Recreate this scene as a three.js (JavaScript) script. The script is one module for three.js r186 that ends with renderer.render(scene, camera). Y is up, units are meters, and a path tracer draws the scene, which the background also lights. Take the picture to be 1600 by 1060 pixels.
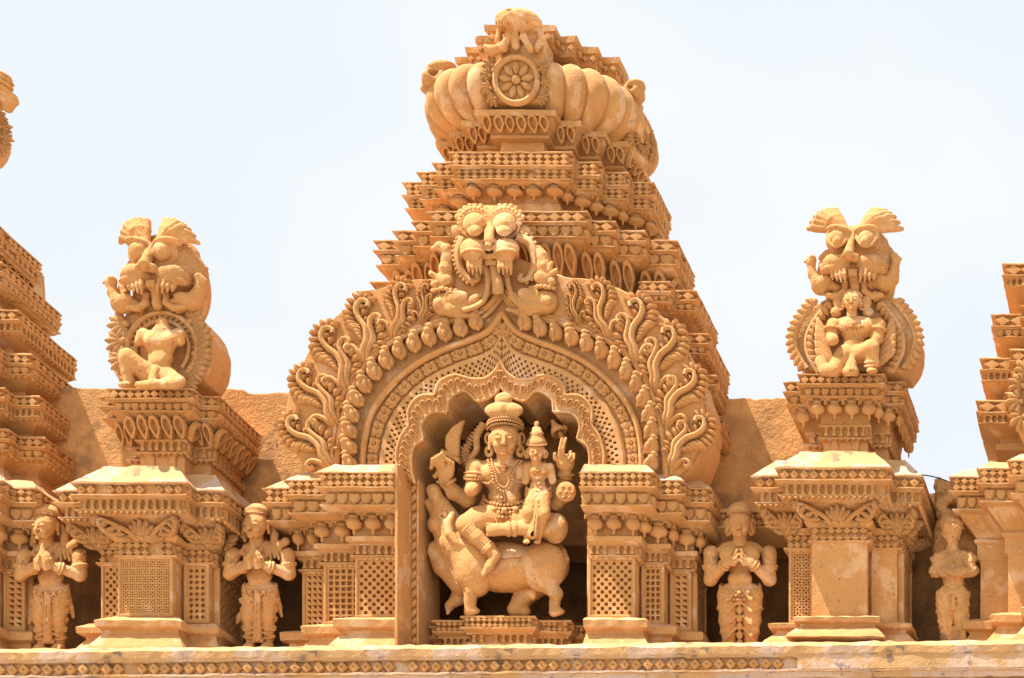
import * as THREE from 'three';
import { mergeGeometries, mergeVertices } from 'three/addons/utils/BufferGeometryUtils.js';

// ---------------------------------------------------------------- camera, sky, sun
const V3 = THREE.Vector3, V2 = THREE.Vector2;
const F = 2790, VX = 1940, VY = 2140, PXM = 200;      // lens in photo pixels; 200 photo pixels = 1 m on the carved front plane
const CX = 5.7, CY = 1.6;
const scene = new THREE.Scene();
const camera = new THREE.PerspectiveCamera(2 * Math.atan(VY / F) * 180 / Math.PI, VX / VY, 0.1, 2000);
camera.position.set(CX, CY, F / PXM);                 // a person in the courtyard, lens shifted up and to the left
camera.setViewOffset(VX * 2, VY * 2, 0, 0, 1600, 1060);
camera.updateProjectionMatrix();
scene.add(camera);

const renderer = new THREE.WebGLRenderer({ antialias: true });
renderer.toneMapping = THREE.LinearToneMapping;
renderer.toneMappingExposure = 2.4;
renderer.shadowMap.enabled = true;

function hash(x, y, z) {
  let h = Math.imul(x | 0, 374761393) ^ Math.imul(y | 0, 668265263) ^ Math.imul(z | 0, 2147483647 - 1274126177);
  h = Math.imul(h ^ (h >>> 13), 1274126177); h ^= h >>> 16;
  return (h >>> 0) / 4294967296;
}
function noise(x, y, z = 0) {
  const xi = Math.floor(x), yi = Math.floor(y), zi = Math.floor(z);
  let u = x - xi, v = y - yi, w = z - zi; u = u * u * (3 - 2 * u); v = v * v * (3 - 2 * v); w = w * w * (3 - 2 * w);
  const L = (a, b, t) => a + (b - a) * t;
  return L(L(L(hash(xi, yi, zi), hash(xi + 1, yi, zi), u), L(hash(xi, yi + 1, zi), hash(xi + 1, yi + 1, zi), u), v),
    L(L(hash(xi, yi, zi + 1), hash(xi + 1, yi, zi + 1), u), L(hash(xi, yi + 1, zi + 1), hash(xi + 1, yi + 1, zi + 1), u), v), w) * 2 - 1;
}
function tileNoise(x, y, p, s) {                      // periodic in p
  const xi = Math.floor(x), yi = Math.floor(y); let u = x - xi, v = y - yi; u = u * u * (3 - 2 * u); v = v * v * (3 - 2 * v);
  const m = (a) => ((a % p) + p) % p, h = (a, b) => hash(m(a), m(b), s);
  return (h(xi, yi) * (1 - u) + h(xi + 1, yi) * u) * (1 - v) + (h(xi, yi + 1) * (1 - u) + h(xi + 1, yi + 1) * u) * v;
}
let seed = 7;
const rnd = () => { seed = (seed + 0x6D2B79F5) | 0; let t = Math.imul(seed ^ (seed >>> 15), 1 | seed); t = (t + Math.imul(t ^ (t >>> 7), 61 | t)) ^ t; return ((t ^ (t >>> 14)) >>> 0) / 4294967296; };

{ // bright thin-cloud sky
  const w = 512, h = 256, d = new Float32Array(w * h * 4);
  for (let j = 0; j < h; j++) for (let i = 0; i < w; i++) {
    const th = (j + .5) / h * Math.PI - Math.PI / 2, ph = i / w * 2 * Math.PI;
    const x = Math.cos(th) * Math.cos(ph), y = Math.sin(th), z = Math.cos(th) * Math.sin(ph);
    let n = 0, a = .5, f = 3.2; for (let o = 0; o < 5; o++) { n += a * noise(x * f + 11, y * f * 1.6 + 4, z * f + 2); a *= .55; f *= 2.1; }
    const c = Math.min(1, Math.max(0, .62 + n * 2.4)), k = (j * w + i) * 4;   // 0 thin blue haze, 1 white cloud
    d[k] = .362 + .060 * c; d[k + 1] = .388 + .034 * c; d[k + 2] = .410 + .009 * c; d[k + 3] = 1;
  }
  const t = new THREE.DataTexture(d, w, h, THREE.RGBAFormat, THREE.FloatType);
  t.mapping = THREE.EquirectangularReflectionMapping; t.magFilter = t.minFilter = THREE.LinearFilter; t.needsUpdate = true;
  scene.background = t; scene.environment = t;
}
const sun = new THREE.DirectionalLight(0xfff1dc, 5);
sun.position.set(-.42 * 30, 30 + 8, .17 * 30); sun.target.position.set(0, 8, 0);
sun.castShadow = true; sun.shadow.mapSize.set(4096, 4096);
Object.assign(sun.shadow.camera, { left: -9, right: 9, top: 9, bottom: -12, near: 1, far: 70 });
scene.add(sun, sun.target);

// ---------------------------------------------------------------- materials
function tex(w, fn, srgb) {
  const d = new Uint8Array(w * w * 4);
  for (let j = 0; j < w; j++) for (let i = 0; i < w; i++) { const c = fn(i / w, j / w), k = (j * w + i) * 4; d[k] = c[0]; d[k + 1] = c[1]; d[k + 2] = c[2]; d[k + 3] = 255; }
  const t = new THREE.DataTexture(d, w, w); t.wrapS = t.wrapT = THREE.RepeatWrapping; t.magFilter = THREE.LinearFilter; t.minFilter = THREE.LinearMipmapLinearFilter; t.generateMipmaps = true;
  if (srgb) t.colorSpace = THREE.SRGBColorSpace; t.needsUpdate = true; return t;
}
const fbm = (u, v, p, o, s) => { let n = 0, a = .5, t = 0; for (let k = 0; k < o; k++) { n += a * tileNoise(u * p, v * p, p, s + k); t += a; a *= .6; p *= 2; } return n / t; };
const clamp = (x, a = 0, b = 1) => Math.min(b, Math.max(a, x)), sm = (a, b, x) => { x = clamp((x - a) / (b - a)); return x * x * (3 - 2 * x); };
// limewashed ochre stucco: mottled wash, thin spots, speckled grit, a few grey lichen flecks
const stoneMap = tex(1024, (u, v) => {
  const wash = fbm(u, v, 5, 5, 1), thin = sm(.56, .72, fbm(u, v, 9, 4, 20)), grit = tileNoise(u * 420, v * 420, 420, 31), fl = .45 * sm(.70, .80, fbm(u, v, 30, 3, 40)) * sm(.46, .6, fbm(u, v, 4, 2, 44));
  let m = .81 + .16 * (wash - .5) + .12 * (grit - .5) + .05 * thin;
  m *= 1 - .10 * sm(.83, .92, tileNoise(u * 230, v * 230, 230, 33));
  const r = (233 + 4 * thin) * m, g = (173 + 17 * thin) * m, b = (108 + 36 * thin) * m;
  return [clamp(r * (1 - .42 * fl), 0, 255), clamp(g * (1 - .34 * fl), 0, 255), clamp(b * (1 - .16 * fl), 0, 255)];
}, true);
const stoneBump = tex(1024, (u, v) => { const c = fbm(u, v, 24, 3, 50), g = fbm(u, v, 190, 2, 60), p = sm(.74, .86, tileNoise(u * 150, v * 150, 150, 70)); const k = clamp(.25 + .45 * c + .3 * g - .45 * p) * 255; return [k, k, k]; });
const roughMap = tex(512, (u, v) => { const a = fbm(u, v, 10, 5, 80); const stain = fbm(u, v, 6, 4, 90); let m = .78 + .3 * (a - .5) + .1 * (tileNoise(u * 250, v * 250, 250, 91) - .5); const st = sm(.56, .70, stain); return [clamp(240 * m * (1 - .16 * st), 0, 255), clamp(180 * m * (1 - .15 * st), 0, 255), clamp(114 * m * (1 - .1 * st), 0, 255)]; }, true);
const roughBump = tex(512, (u, v) => { const k = clamp(.5 * fbm(u, v, 12, 4, 100) + .35 * fbm(u, v, 60, 3, 110) + .15 * tileNoise(u * 200, v * 200, 200, 115)) * 255; return [k, k, k]; });
const stone = (c, o = {}) => new THREE.MeshStandardMaterial({ color: c, map: stoneMap, bumpMap: stoneBump, bumpScale: .004, roughness: .93, side: THREE.DoubleSide, ...o });
const M = {
  stone: stone(0xffffff), stone2: stone(0xfffaf2), stone3: stone(0xf6f1ea),
  rough: stone(0xffffff, { map: roughMap, bumpMap: roughBump, bumpScale: .012, roughness: .97 }),
  cord: new THREE.MeshStandardMaterial({ color: 0x1c1c1e, roughness: .6 }),
};
M.grime = stone(0xffffff, { map: tex(512, (u, v) => { const s = fbm(u, v, 7, 5, 120), g = tileNoise(u * 260, v * 260, 260, 130), st = sm(.44, .60, s); const m = .92 + .14 * (g - .5); return [226 * m * (1 - .5 * st), 178 * m * (1 - .42 * st), 124 * m * (1 - .25 * st)]; }, true) });
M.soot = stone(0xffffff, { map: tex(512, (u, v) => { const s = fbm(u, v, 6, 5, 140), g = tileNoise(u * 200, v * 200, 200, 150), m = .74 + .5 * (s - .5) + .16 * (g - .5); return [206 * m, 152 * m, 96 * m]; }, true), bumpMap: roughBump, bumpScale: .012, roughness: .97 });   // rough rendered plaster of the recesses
M.ledge = stone(0xffffff, { map: tex(1024, (u, v) => { const a = fbm(u, v, 6, 5, 160), pale = sm(.45, .62, fbm(u, v, 8, 4, 170)), g = tileNoise(u * 380, v * 380, 380, 175), d = sm(.62, .76, fbm(u, v, 22, 4, 180)) * sm(.42, .58, fbm(u, v, 5, 3, 186)), m = .81 + .14 * (a - .5) + .12 * (g - .5); return [(228 + 8 * pale) * m * (1 - .3 * d), (178 + 22 * pale) * m * (1 - .26 * d), (122 + 52 * pale) * m * (1 - .15 * d)]; }, true), bumpMap: roughBump, bumpScale: .008 });   // bleached, dirt-speckled walking ledge
const tones = [M.stone, M.stone2, M.stone3];

// ---------------------------------------------------------------- naming and placing
const S = (z) => (F - z) / F / PXM;
const at = (px, py, z = 0) => new V3(CX + (px - VX) * S(z), CY + (VY - py) * S(z), z / PXM);
const names = {};
const numbered = (n) => { const k = names[n] = (names[n] ?? -1) + 1; return k ? n + '_' + String(k).padStart(3, '0') : n; };
// a thing: Group at its base, children measured in photo pixels of its own plane
function thing(name, label, category, px, py, z, group) {
  const o = new THREE.Group(); o.name = numbered(name); o.position.copy(at(px, py, z)); o.scale.setScalar(S(z));
  o.userData = { label, category }; if (group) o.userData.group = group; scene.add(o); return o;
}
function part(name, geo, mat, parent, label) {
  const m = new THREE.Mesh(geo, mat); m.name = name; m.castShadow = m.receiveShadow = true;
  if (label) m.userData.label = label; parent.add(m); return m;
}

// ---------------------------------------------------------------- geometry helpers (pixel units)
const UVK = 1 / 300;
function boxUV(g) {                                   // flat texture coordinates by face direction, in metres
  g = g.index ? g.toNonIndexed() : g; if (!g.attributes.normal) g.computeVertexNormals();
  const p = g.attributes.position.array, n = p.length / 3, uv = new Float32Array(n * 2);
  for (let i = 0; i < n; i += 3) {
    const a = i * 3, ux = p[a + 3] - p[a], uy = p[a + 4] - p[a + 1], uz = p[a + 5] - p[a + 2], vx = p[a + 6] - p[a], vy = p[a + 7] - p[a + 1], vz = p[a + 8] - p[a + 2];
    const nx = Math.abs(uy * vz - uz * vy), ny = Math.abs(uz * vx - ux * vz), nz = Math.abs(ux * vy - uy * vx);
    for (let k = 0; k < 3; k++) { const b = a + k * 3; let s = p[b], t = p[b + 1]; if (nx > ny && nx > nz) s = p[b + 2] + 37; else if (ny > nz) t = p[b + 2] + 71; uv[(i + k) * 2] = s * UVK; uv[(i + k) * 2 + 1] = t * UVK; }
  }
  const o = new THREE.BufferGeometry(); o.setAttribute('position', g.attributes.position); o.setAttribute('normal', g.attributes.normal); o.setAttribute('uv', new THREE.BufferAttribute(uv, 2));
  return o;
}
const flat = (g) => { g = g.index ? g.toNonIndexed() : g; g.deleteAttribute('normal'); g.computeVertexNormals(); return boxUV(g); };
const join = (gs) => mergeGeometries(gs.map((g) => { const o = boxUV(g); return o; }));
const mv = (g, x = 0, y = 0, z = 0) => g.clone().translate(x, y, z);
function jitter(g, amp = .8, fr = .07, off = 0) {     // hand-made unevenness: shared positions move together
  const p = g.attributes.position;
  for (let i = 0; i < p.count; i++) {
    const x = p.getX(i), y = p.getY(i), z = p.getZ(i);
    const e = amp * .5;
    p.setXYZ(i, x + amp * noise(x * fr + off, y * fr, z * fr) + e * noise(x * fr * 3.1 + 9, y * fr * 3.1 + off, z * fr * 3.1), y + amp * noise(x * fr + 31, y * fr + off, z * fr + 5) + e * noise(x * fr * 3 + 61, y * fr * 3, z * fr * 3 + off), z + amp * noise(x * fr + 71, y * fr, z * fr + 17 + off));
  }
  return g;
}
// plan of a stepped (redented) pier: list of [half width, z] from the front back, then the depth it runs to
function ratha(steps, back, cx = 0) {
  const R = []; let pz = null;
  steps.forEach(([w, z], i) => { if (i) R.push([cx + steps[i - 1][0], z]); R.push([cx + w, z]); });
  R.push([cx + steps[steps.length - 1][0], back]);
  const L = R.map(([x, z]) => [2 * cx - x, z]).reverse();
  return [...L, ...R];
}
function offsetPlan(plan, o) {
  const n = plan.length, nr = []; for (let i = 0; i < n - 1; i++) { const dx = plan[i + 1][0] - plan[i][0], dz = plan[i + 1][1] - plan[i][1], l = Math.hypot(dx, dz); nr.push([-dz / l, dx / l]); }
  return plan.map(([x, z], i) => {
    const a = nr[Math.max(0, i - 1)], b = nr[Math.min(n - 2, i)];
    if (i === 0) return [x + b[0] * o, z + b[1] * o]; if (i === n - 1) return [x + a[0] * o, z + a[1] * o];
    const d = 1 + a[0] * b[0] + a[1] * b[1]; return [x + (a[0] + b[0]) * o / d, z + (a[1] + b[1]) * o / d];
  });
}
// sweep a moulding profile [[out, y], ...] (bottom to top) along a plan
function mold(plan, prof, { step = 11, amp = .7, cap = true, fr = .07, off = 0, ends = null } = {}) {
  const rows = prof.map(([o, y]) => ({ y, p: offsetPlan(plan, o) })), pos = [];
  const base = plan.map((p, i) => i ? Math.max(1, Math.ceil(Math.hypot(p[0] - plan[i - 1][0], p[1] - plan[i - 1][1]) / step)) : 0);
  const line = (r) => { const out = []; for (let i = 0; i < r.p.length; i++) { if (i) for (let k = 1; k < base[i]; k++) { const t = k / base[i]; out.push([r.p[i - 1][0] + (r.p[i][0] - r.p[i - 1][0]) * t, r.p[i - 1][1] + (r.p[i][1] - r.p[i - 1][1]) * t]); } out.push(r.p[i]); } return out; };
  const full = [];
  rows.forEach((r, i) => { if (i) { const q = rows[i - 1], l = Math.max(Math.abs(r.y - q.y), Math.abs(prof[i][0] - prof[i - 1][0])), m = Math.max(1, Math.round(l / 14)); for (let k = 1; k < m; k++) { const t = k / m; full.push({ y: q.y + (r.y - q.y) * t, p: r.p.map((a, j) => [q.p[j][0] + (a[0] - q.p[j][0]) * t, q.p[j][1] + (a[1] - q.p[j][1]) * t]) }); } } full.push(r); });
  const L = full.map(line);
  for (let j = 0; j + 1 < L.length; j++) for (let i = 0; i + 1 < L[j].length; i++) {
    const a = [L[j][i][0], full[j].y, L[j][i][1]], b = [L[j][i + 1][0], full[j].y, L[j][i + 1][1]], c = [L[j + 1][i + 1][0], full[j + 1].y, L[j + 1][i + 1][1]], d = [L[j + 1][i][0], full[j + 1].y, L[j + 1][i][1]];
    pos.push(...a, ...b, ...c, ...a, ...c, ...d);
  }
  if (cap) for (const [r, up] of [[full[0], 0], [full[full.length - 1], 1]]) {
    const c = r.p.map((q) => new V2(q[0], q[1])); for (const t of THREE.ShapeUtils.triangulateShape(c, [])) { const q = up ? t.slice().reverse() : t; for (const k of q) pos.push(c[k].x, r.y, c[k].y); }
  }
  if (ends) { const i = ends === 'start' ? 0 : plan.length - 1, x = plan[i][0], c = full.map((r) => new V2(r.p[i][1], r.y)); c.push(new V2(-12, full[full.length - 1].y), new V2(-12, full[0].y)); for (const t of THREE.ShapeUtils.triangulateShape(c, [])) for (const k of t) pos.push(x, c[k].y, c[k].x); }
  let g = new THREE.BufferGeometry(); g.setAttribute('position', new THREE.Float32BufferAttribute(pos, 3));
  if (amp) jitter(g, amp, fr, off);
  g.computeVertexNormals(); return boxUV(g);
}
// repeat a piece along the front and right faces of a stepped plan
function frieze(parent, name, geo, plan, out, y, pitch, { sx = 1, sy = 1, sz = 1, mats = tones, every = 1, left = false, min = .6, tilt = 0, d } = {}) {
  if (!geo.boundingBox) geo.computeBoundingBox(); const deep = geo === PC.pot ? 0 : (d ?? 6.4) / geo.boundingBox.max.z;
  const p = offsetPlan(plan, deep && !tilt ? out - 1.5 : out); let n = 0;
  for (let i = 0; i + 1 < p.length; i++) {
    const dx = p[i + 1][0] - p[i][0], dz = p[i + 1][1] - p[i][1], L = Math.hypot(dx, dz), nx = -dz / L, nz = dx / L;
    if (L < pitch * min || (nx < -.5 && !left)) continue;
    const m = Math.max(1, Math.round(L / pitch)), w = L / m / pitch;
    for (let k = 0; k < m; k++) {
      if (rnd() < .018) continue;                       // a piece lost to the weather
      const t = (k + .5 + (rnd() - .5) * .08) / m, o = part(name, geo, mats[Math.floor(rnd() * mats.length)], parent);
      o.position.set(p[i][0] + dx * t, y, p[i][1] + dz * t); o.rotation.set(tilt, Math.atan2(nx, nz), (rnd() - .5) * .12, 'YXZ');
      o.scale.set(pitch * w * sx * (.97 + rnd() * .1), pitch * sy * (.93 + rnd() * .15), deep ? deep * (.86 + rnd() * .2) : pitch * sz * (.8 + rnd() * .4)); n++;
    }
  }
  return n;
}
const shp = (pts, hole) => { const s = new THREE.Shape(pts.map((p) => new V2(p[0], p[1]))); for (const h of hole ?? []) s.holes.push(new THREE.Path(h.map((p) => new V2(p[0], p[1])))); return s; };
const ext = (s, d, b = 0, seg = 6, bs = 1) => boxUV(new THREE.ExtrudeGeometry(s, { depth: Math.max(.001, d - b), bevelEnabled: b > 0, bevelThickness: b, bevelSize: b, bevelOffset: -b, bevelSegments: bs, curveSegments: seg }));
const box = (x0, x1, y0, y1, z0, z1, amp = .5) => { const w = x1 - x0, h = y1 - y0, d = z1 - z0, g = new THREE.BoxGeometry(w, h, d, Math.max(1, Math.ceil(w / 14)), Math.max(1, Math.ceil(h / 14)), Math.max(1, Math.ceil(d / 14))).translate((x0 + x1) / 2, (y0 + y1) / 2, (z0 + z1) / 2); let q = g.toNonIndexed(); q.deleteAttribute('normal'); if (amp) jitter(q, amp); q.computeVertexNormals(); return boxUV(q); };
const ball = (r, x = 0, y = 0, z = 0, d = 1) => boxUV(new THREE.IcosahedronGeometry(r, d).translate(x, y, z));
const lathe = (pts, n = 10) => boxUV(new THREE.LatheGeometry(pts.map((p) => new V2(p[0], p[1])), n));
const tubeG = (pts, r, n = 24, rs = 6) => {           // tapered tube; r a number or a function of t
  const c = new THREE.CatmullRomCurve3(pts.map((p) => new V3(p[0], p[1], p[2] ?? 0))), g = new THREE.TubeGeometry(c, n, 1, rs, false), p = g.attributes.position;
  for (let i = 0; i <= n; i++) { const q = c.getPointAt(i / n), k = typeof r === 'function' ? r(i / n) : r; for (let j = 0; j <= rs; j++) { const a = i * (rs + 1) + j; p.setXYZ(a, q.x + (p.getX(a) - q.x) * k, q.y + (p.getY(a) - q.y) * k, q.z + (p.getZ(a) - q.z) * k); } }
  g.computeVertexNormals(); return boxUV(g);
};
function beads(pts, r, gap = 2, closed = false) {     // a strung row of beads, one piece of jewellery
  const c = new THREE.CatmullRomCurve3(pts.map((p) => new V3(...p)), closed), n = Math.max(2, Math.round(c.getLength() / (r * gap)));
  const gs = []; for (let i = 0; i < n + (closed ? 0 : 1); i++) { const q = c.getPointAt(i / n); gs.push(ball(r, q.x, q.y, q.z)); } return mergeGeometries(gs);
}

// ---------------------------------------------------------------- sculpting: distance field + surface nets
class Sculpt {
  constructor(x0, x1, y0, y1, z0, z1, h, k = 4) {
    this.h = h; this.k = k; this.o = [x0, y0, z0]; this.n = [Math.ceil((x1 - x0) / h) + 1, Math.ceil((y1 - y0) / h) + 1, Math.ceil((z1 - z0) / h) + 1];
    this.f = new Float32Array(this.n[0] * this.n[1] * this.n[2]).fill(1e3);
  }
  apply(b, fn, k, mode) {
    const { h, o, n, f } = this, m = k + 2.5 * h, lo = [], hi = [];
    for (let a = 0; a < 3; a++) { lo[a] = Math.max(0, Math.floor((b[a] - m - o[a]) / h)); hi[a] = Math.min(n[a] - 1, Math.ceil((b[a + 3] + m - o[a]) / h)); }
    for (let z = lo[2]; z <= hi[2]; z++) for (let y = lo[1]; y <= hi[1]; y++) { let i = (z * n[1] + y) * n[0] + lo[0]; for (let x = lo[0]; x <= hi[0]; x++, i++) {
      const d = fn(o[0] + x * h, o[1] + y * h, o[2] + z * h), e = f[i];
      if (mode) { const q = -d, t = Math.max(k - Math.abs(e - q), 0); f[i] = Math.max(e, q) + (k ? t * t / (4 * k) : 0); }
      else { const t = Math.max(k - Math.abs(e - d), 0); f[i] = Math.min(e, d) - (k ? t * t / (4 * k) : 0); }
    } }
    return this;
  }
  cap(a, b, ra, rb = ra, k = this.k, mode = 0) {
    const dx = b[0] - a[0], dy = b[1] - a[1], dz = b[2] - a[2], l2 = dx * dx + dy * dy + dz * dz || 1e-6, R = Math.max(ra, rb);
    return this.apply([Math.min(a[0], b[0]) - R, Math.min(a[1], b[1]) - R, Math.min(a[2], b[2]) - R, Math.max(a[0], b[0]) + R, Math.max(a[1], b[1]) + R, Math.max(a[2], b[2]) + R],
      (x, y, z) => { const px = x - a[0], py = y - a[1], pz = z - a[2], t = clamp((px * dx + py * dy + pz * dz) / l2); return Math.hypot(px - dx * t, py - dy * t, pz - dz * t) - (ra + (rb - ra) * t); }, k, mode);
  }
  chain(pts, k) { for (let i = 0; i + 1 < pts.length; i++) this.cap(pts[i], pts[i + 1], pts[i][3], pts[i + 1][3], k); return this; }
  ell(c, r, rot = 0, k = this.k, mode = 0) {          // rot about z
    const R = Math.max(...r), cs = Math.cos(rot), sn = Math.sin(rot);
    return this.apply([c[0] - R, c[1] - R, c[2] - R, c[0] + R, c[1] + R, c[2] + R], (x, y, z) => {
      let px = x - c[0], py = y - c[1]; const qx = (px * cs + py * sn), qy = (-px * sn + py * cs), qz = z - c[2];
      const k0 = Math.hypot(qx / r[0], qy / r[1], qz / r[2]), k1 = Math.hypot(qx / r[0] ** 2, qy / r[1] ** 2, qz / r[2] ** 2); return k1 < 1e-9 ? -Math.min(...r) : k0 * (k0 - 1) / k1;
    }, k, mode);
  }
  box(c, s, rot = 0, k = this.k, mode = 0, round = 1.5) {
    const R = Math.hypot(...s), cs = Math.cos(rot), sn = Math.sin(rot);
    return this.apply([c[0] - R, c[1] - R, c[2] - s[2], c[0] + R, c[1] + R, c[2] + s[2]], (x, y, z) => {
      const px = x - c[0], py = y - c[1], qx = Math.abs(px * cs + py * sn) - s[0] + round, qy = Math.abs(-px * sn + py * cs) - s[1] + round, qz = Math.abs(z - c[2]) - s[2] + round;
      return Math.hypot(Math.max(qx, 0), Math.max(qy, 0), Math.max(qz, 0)) + Math.min(Math.max(qx, qy, qz), 0) - round;
    }, k, mode);
  }
  ring(c, R, r, { rx = 0, ry = 0, k = 0, mode = 0, ey = 1 } = {}) {   // torus around z, tipped by rx, ry
    const m = new THREE.Matrix4().makeRotationFromEuler(new THREE.Euler(rx, ry, 0)).transpose().elements, B = R * Math.max(1, ey) + r;
    return this.apply([c[0] - B, c[1] - B, c[2] - B, c[0] + B, c[1] + B, c[2] + B], (x, y, z) => {
      const a = x - c[0], b = y - c[1], d = z - c[2], X = m[0] * a + m[4] * b + m[8] * d, Y = (m[1] * a + m[5] * b + m[9] * d) / ey, Z = m[2] * a + m[6] * b + m[10] * d;
      return Math.hypot(Math.hypot(X, Y) - R, Z) - r;
    }, k, mode);
  }
  // engraved line: tube cut along points
  groove(pts, r) { for (let i = 0; i + 1 < pts.length; i++) this.cap(pts[i], pts[i + 1], r, r, .6, 1); return this; }
  wear(amp, fr = .12, off = 0) {
    const { h, o, n, f } = this; let i = 0;
    for (let z = 0; z < n[2]; z++) for (let y = 0; y < n[1]; y++) for (let x = 0; x < n[0]; x++, i++) if (Math.abs(f[i]) < 6) f[i] += amp * (noise((o[0] + x * h) * fr + off, (o[1] + y * h) * fr, (o[2] + z * h) * fr) + .5 * noise((o[0] + x * h) * fr * 3 + off, (o[1] + y * h) * fr * 3, (o[2] + z * h) * fr * 3));
    return this;
  }
  build() {
    const { h, o, n, f } = this, nx = n[0], nxy = n[0] * n[1], id = new Int32Array(f.length).fill(-1), pos = [], idx = [];
    const C = [0, 1, nx, nx + 1, nxy, nxy + 1, nxy + nx, nxy + nx + 1], E = [[0, 1], [2, 3], [4, 5], [6, 7], [0, 2], [1, 3], [4, 6], [5, 7], [0, 4], [1, 5], [2, 6], [3, 7]];
    for (let z = 0; z < n[2] - 1; z++) for (let y = 0; y < n[1] - 1; y++) for (let x = 0, i = z * nxy + y * nx; x < nx - 1; x++, i++) {
      let m = 0; for (let c = 0; c < 8; c++) if (f[i + C[c]] < 0) m |= 1 << c; if (m === 0 || m === 255) continue;
      let sx = 0, sy = 0, sz = 0, k = 0;
      for (const [a, b] of E) { const A = (m >> a) & 1, B = (m >> b) & 1; if (A === B) continue; const fa = f[i + C[a]], fb = f[i + C[b]], t = fa / (fa - fb); sx += (a & 1) + ((b & 1) - (a & 1)) * t; sy += ((a >> 1) & 1) + (((b >> 1) & 1) - ((a >> 1) & 1)) * t; sz += (a >> 2) + ((b >> 2) - (a >> 2)) * t; k++; }
      id[i] = pos.length / 3; pos.push(o[0] + (x + sx / k) * h, o[1] + (y + sy / k) * h, o[2] + (z + sz / k) * h);
    }
    const quad = (a, b, c, d, s) => { if (a < 0 || b < 0 || c < 0 || d < 0) return; s ? idx.push(a, b, c, a, c, d) : idx.push(a, c, b, a, d, c); };
    for (let z = 1; z < n[2] - 1; z++) for (let y = 1; y < n[1] - 1; y++) for (let x = 1, i = z * nxy + y * nx + 1; x < nx - 1; x++, i++) {
      const s = f[i] < 0;
      if (s !== f[i + 1] < 0) quad(id[i], id[i - nx], id[i - nx - nxy], id[i - nxy], !s);
      if (s !== f[i + nx] < 0) quad(id[i], id[i - nxy], id[i - nxy - 1], id[i - 1], !s);
      if (s !== f[i + nxy] < 0) quad(id[i], id[i - 1], id[i - 1 - nx], id[i - nx], !s);
    }
    const g = new THREE.BufferGeometry(), uv = []; for (let i = 0; i < pos.length; i += 3) uv.push((pos[i] + .6 * pos[i + 2]) * UVK, (pos[i + 1] + .6 * pos[i + 2]) * UVK);
    g.setAttribute('position', new THREE.Float32BufferAttribute(pos, 3)); g.setAttribute('uv', new THREE.Float32BufferAttribute(uv, 2)); g.setIndex(idx); g.computeVertexNormals();
    return g;
  }
}
const fuse = (...gs) => mergeGeometries(gs.map((g) => { const q = g.index ? g.toNonIndexed() : g; const o = new THREE.BufferGeometry(); for (const a of ['position', 'normal', 'uv']) o.setAttribute(a, q.attributes[a]); return o; }));
// figures lean out over the courtyard, looking down at the visitor
const shear = (o, a, b = 0, from = 1e6, k = 0) => { const ln = (y) => Math.max(0, y - from) * k; const m = new THREE.Matrix4().set(1, 0, b, 0, 0, 1, -a, 0, 0, 0, 1, 0, 0, 0, 0, 1); const done = new Set(); o.traverse((c) => { if (!c.isMesh) return; if (!done.has(c.geometry)) { c.geometry = c.geometry.clone(); if (k) { const p = c.geometry.attributes.position; for (let i = 0; i < p.count; i++) p.setZ(i, p.getZ(i) + ln(p.getY(i) + c.position.y)); } c.geometry.applyMatrix4(m); done.add(c.geometry); } c.position.y -= a * c.position.z; c.position.x += b * c.position.z; }); };
// ---------------------------------------------------------------- carved pieces (unit size, facing +z)
function rings(out, list, centre = true) {            // outline scaled through [scale, z] rings
  const pos = [], n = out.length, R = list.map(([s, z, dy = 0]) => out.map(([x, y]) => [x * s, y * s + dy, z]));
  for (let j = 0; j + 1 < R.length; j++) for (let i = 0; i < n; i++) { const k = (i + 1) % n, a = R[j][i], b = R[j][k], c = R[j + 1][k], d = R[j + 1][i]; pos.push(...a, ...b, ...c, ...a, ...c, ...d); }
  if (centre) { const r = R[R.length - 1]; let cx = 0, cy = 0; for (const p of r) { cx += p[0] / n; cy += p[1] / n; } const z = list[list.length - 1][1]; for (let i = 0; i < n; i++) pos.push(...r[i], ...r[(i + 1) % n], cx, cy, z); }
  const g = new THREE.BufferGeometry(); g.setAttribute('position', new THREE.Float32BufferAttribute(pos, 3)); g.computeVertexNormals();
  const uv = []; for (let i = 0; i < pos.length; i += 3) uv.push(pos[i] * .06, pos[i + 1] * .06); g.setAttribute('uv', new THREE.Float32BufferAttribute(uv, 2)); return g;
}
const dia = [[0, -.5], [.5, 0], [0, .5], [-.5, 0]];
const heartO = [[0, -.58], [.3, -.28], [.48, .08], [.44, .36], [.22, .47], [0, .36], [-.22, .47], [-.44, .36], [-.48, .08], [-.3, -.28]];
const dropO = []; for (let i = 0; i < 10; i++) { const a = i / 10 * Math.PI * 2 - Math.PI / 2, s = Math.sin(a); dropO.push([Math.cos(a) * (.33 + .13 * s), s * .5]); }
const leafO = [[0, -.5], [.22, -.3], [.34, 0], [.24, .3], [0, .5], [-.24, .3], [-.34, 0], [-.22, -.3]];
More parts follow.
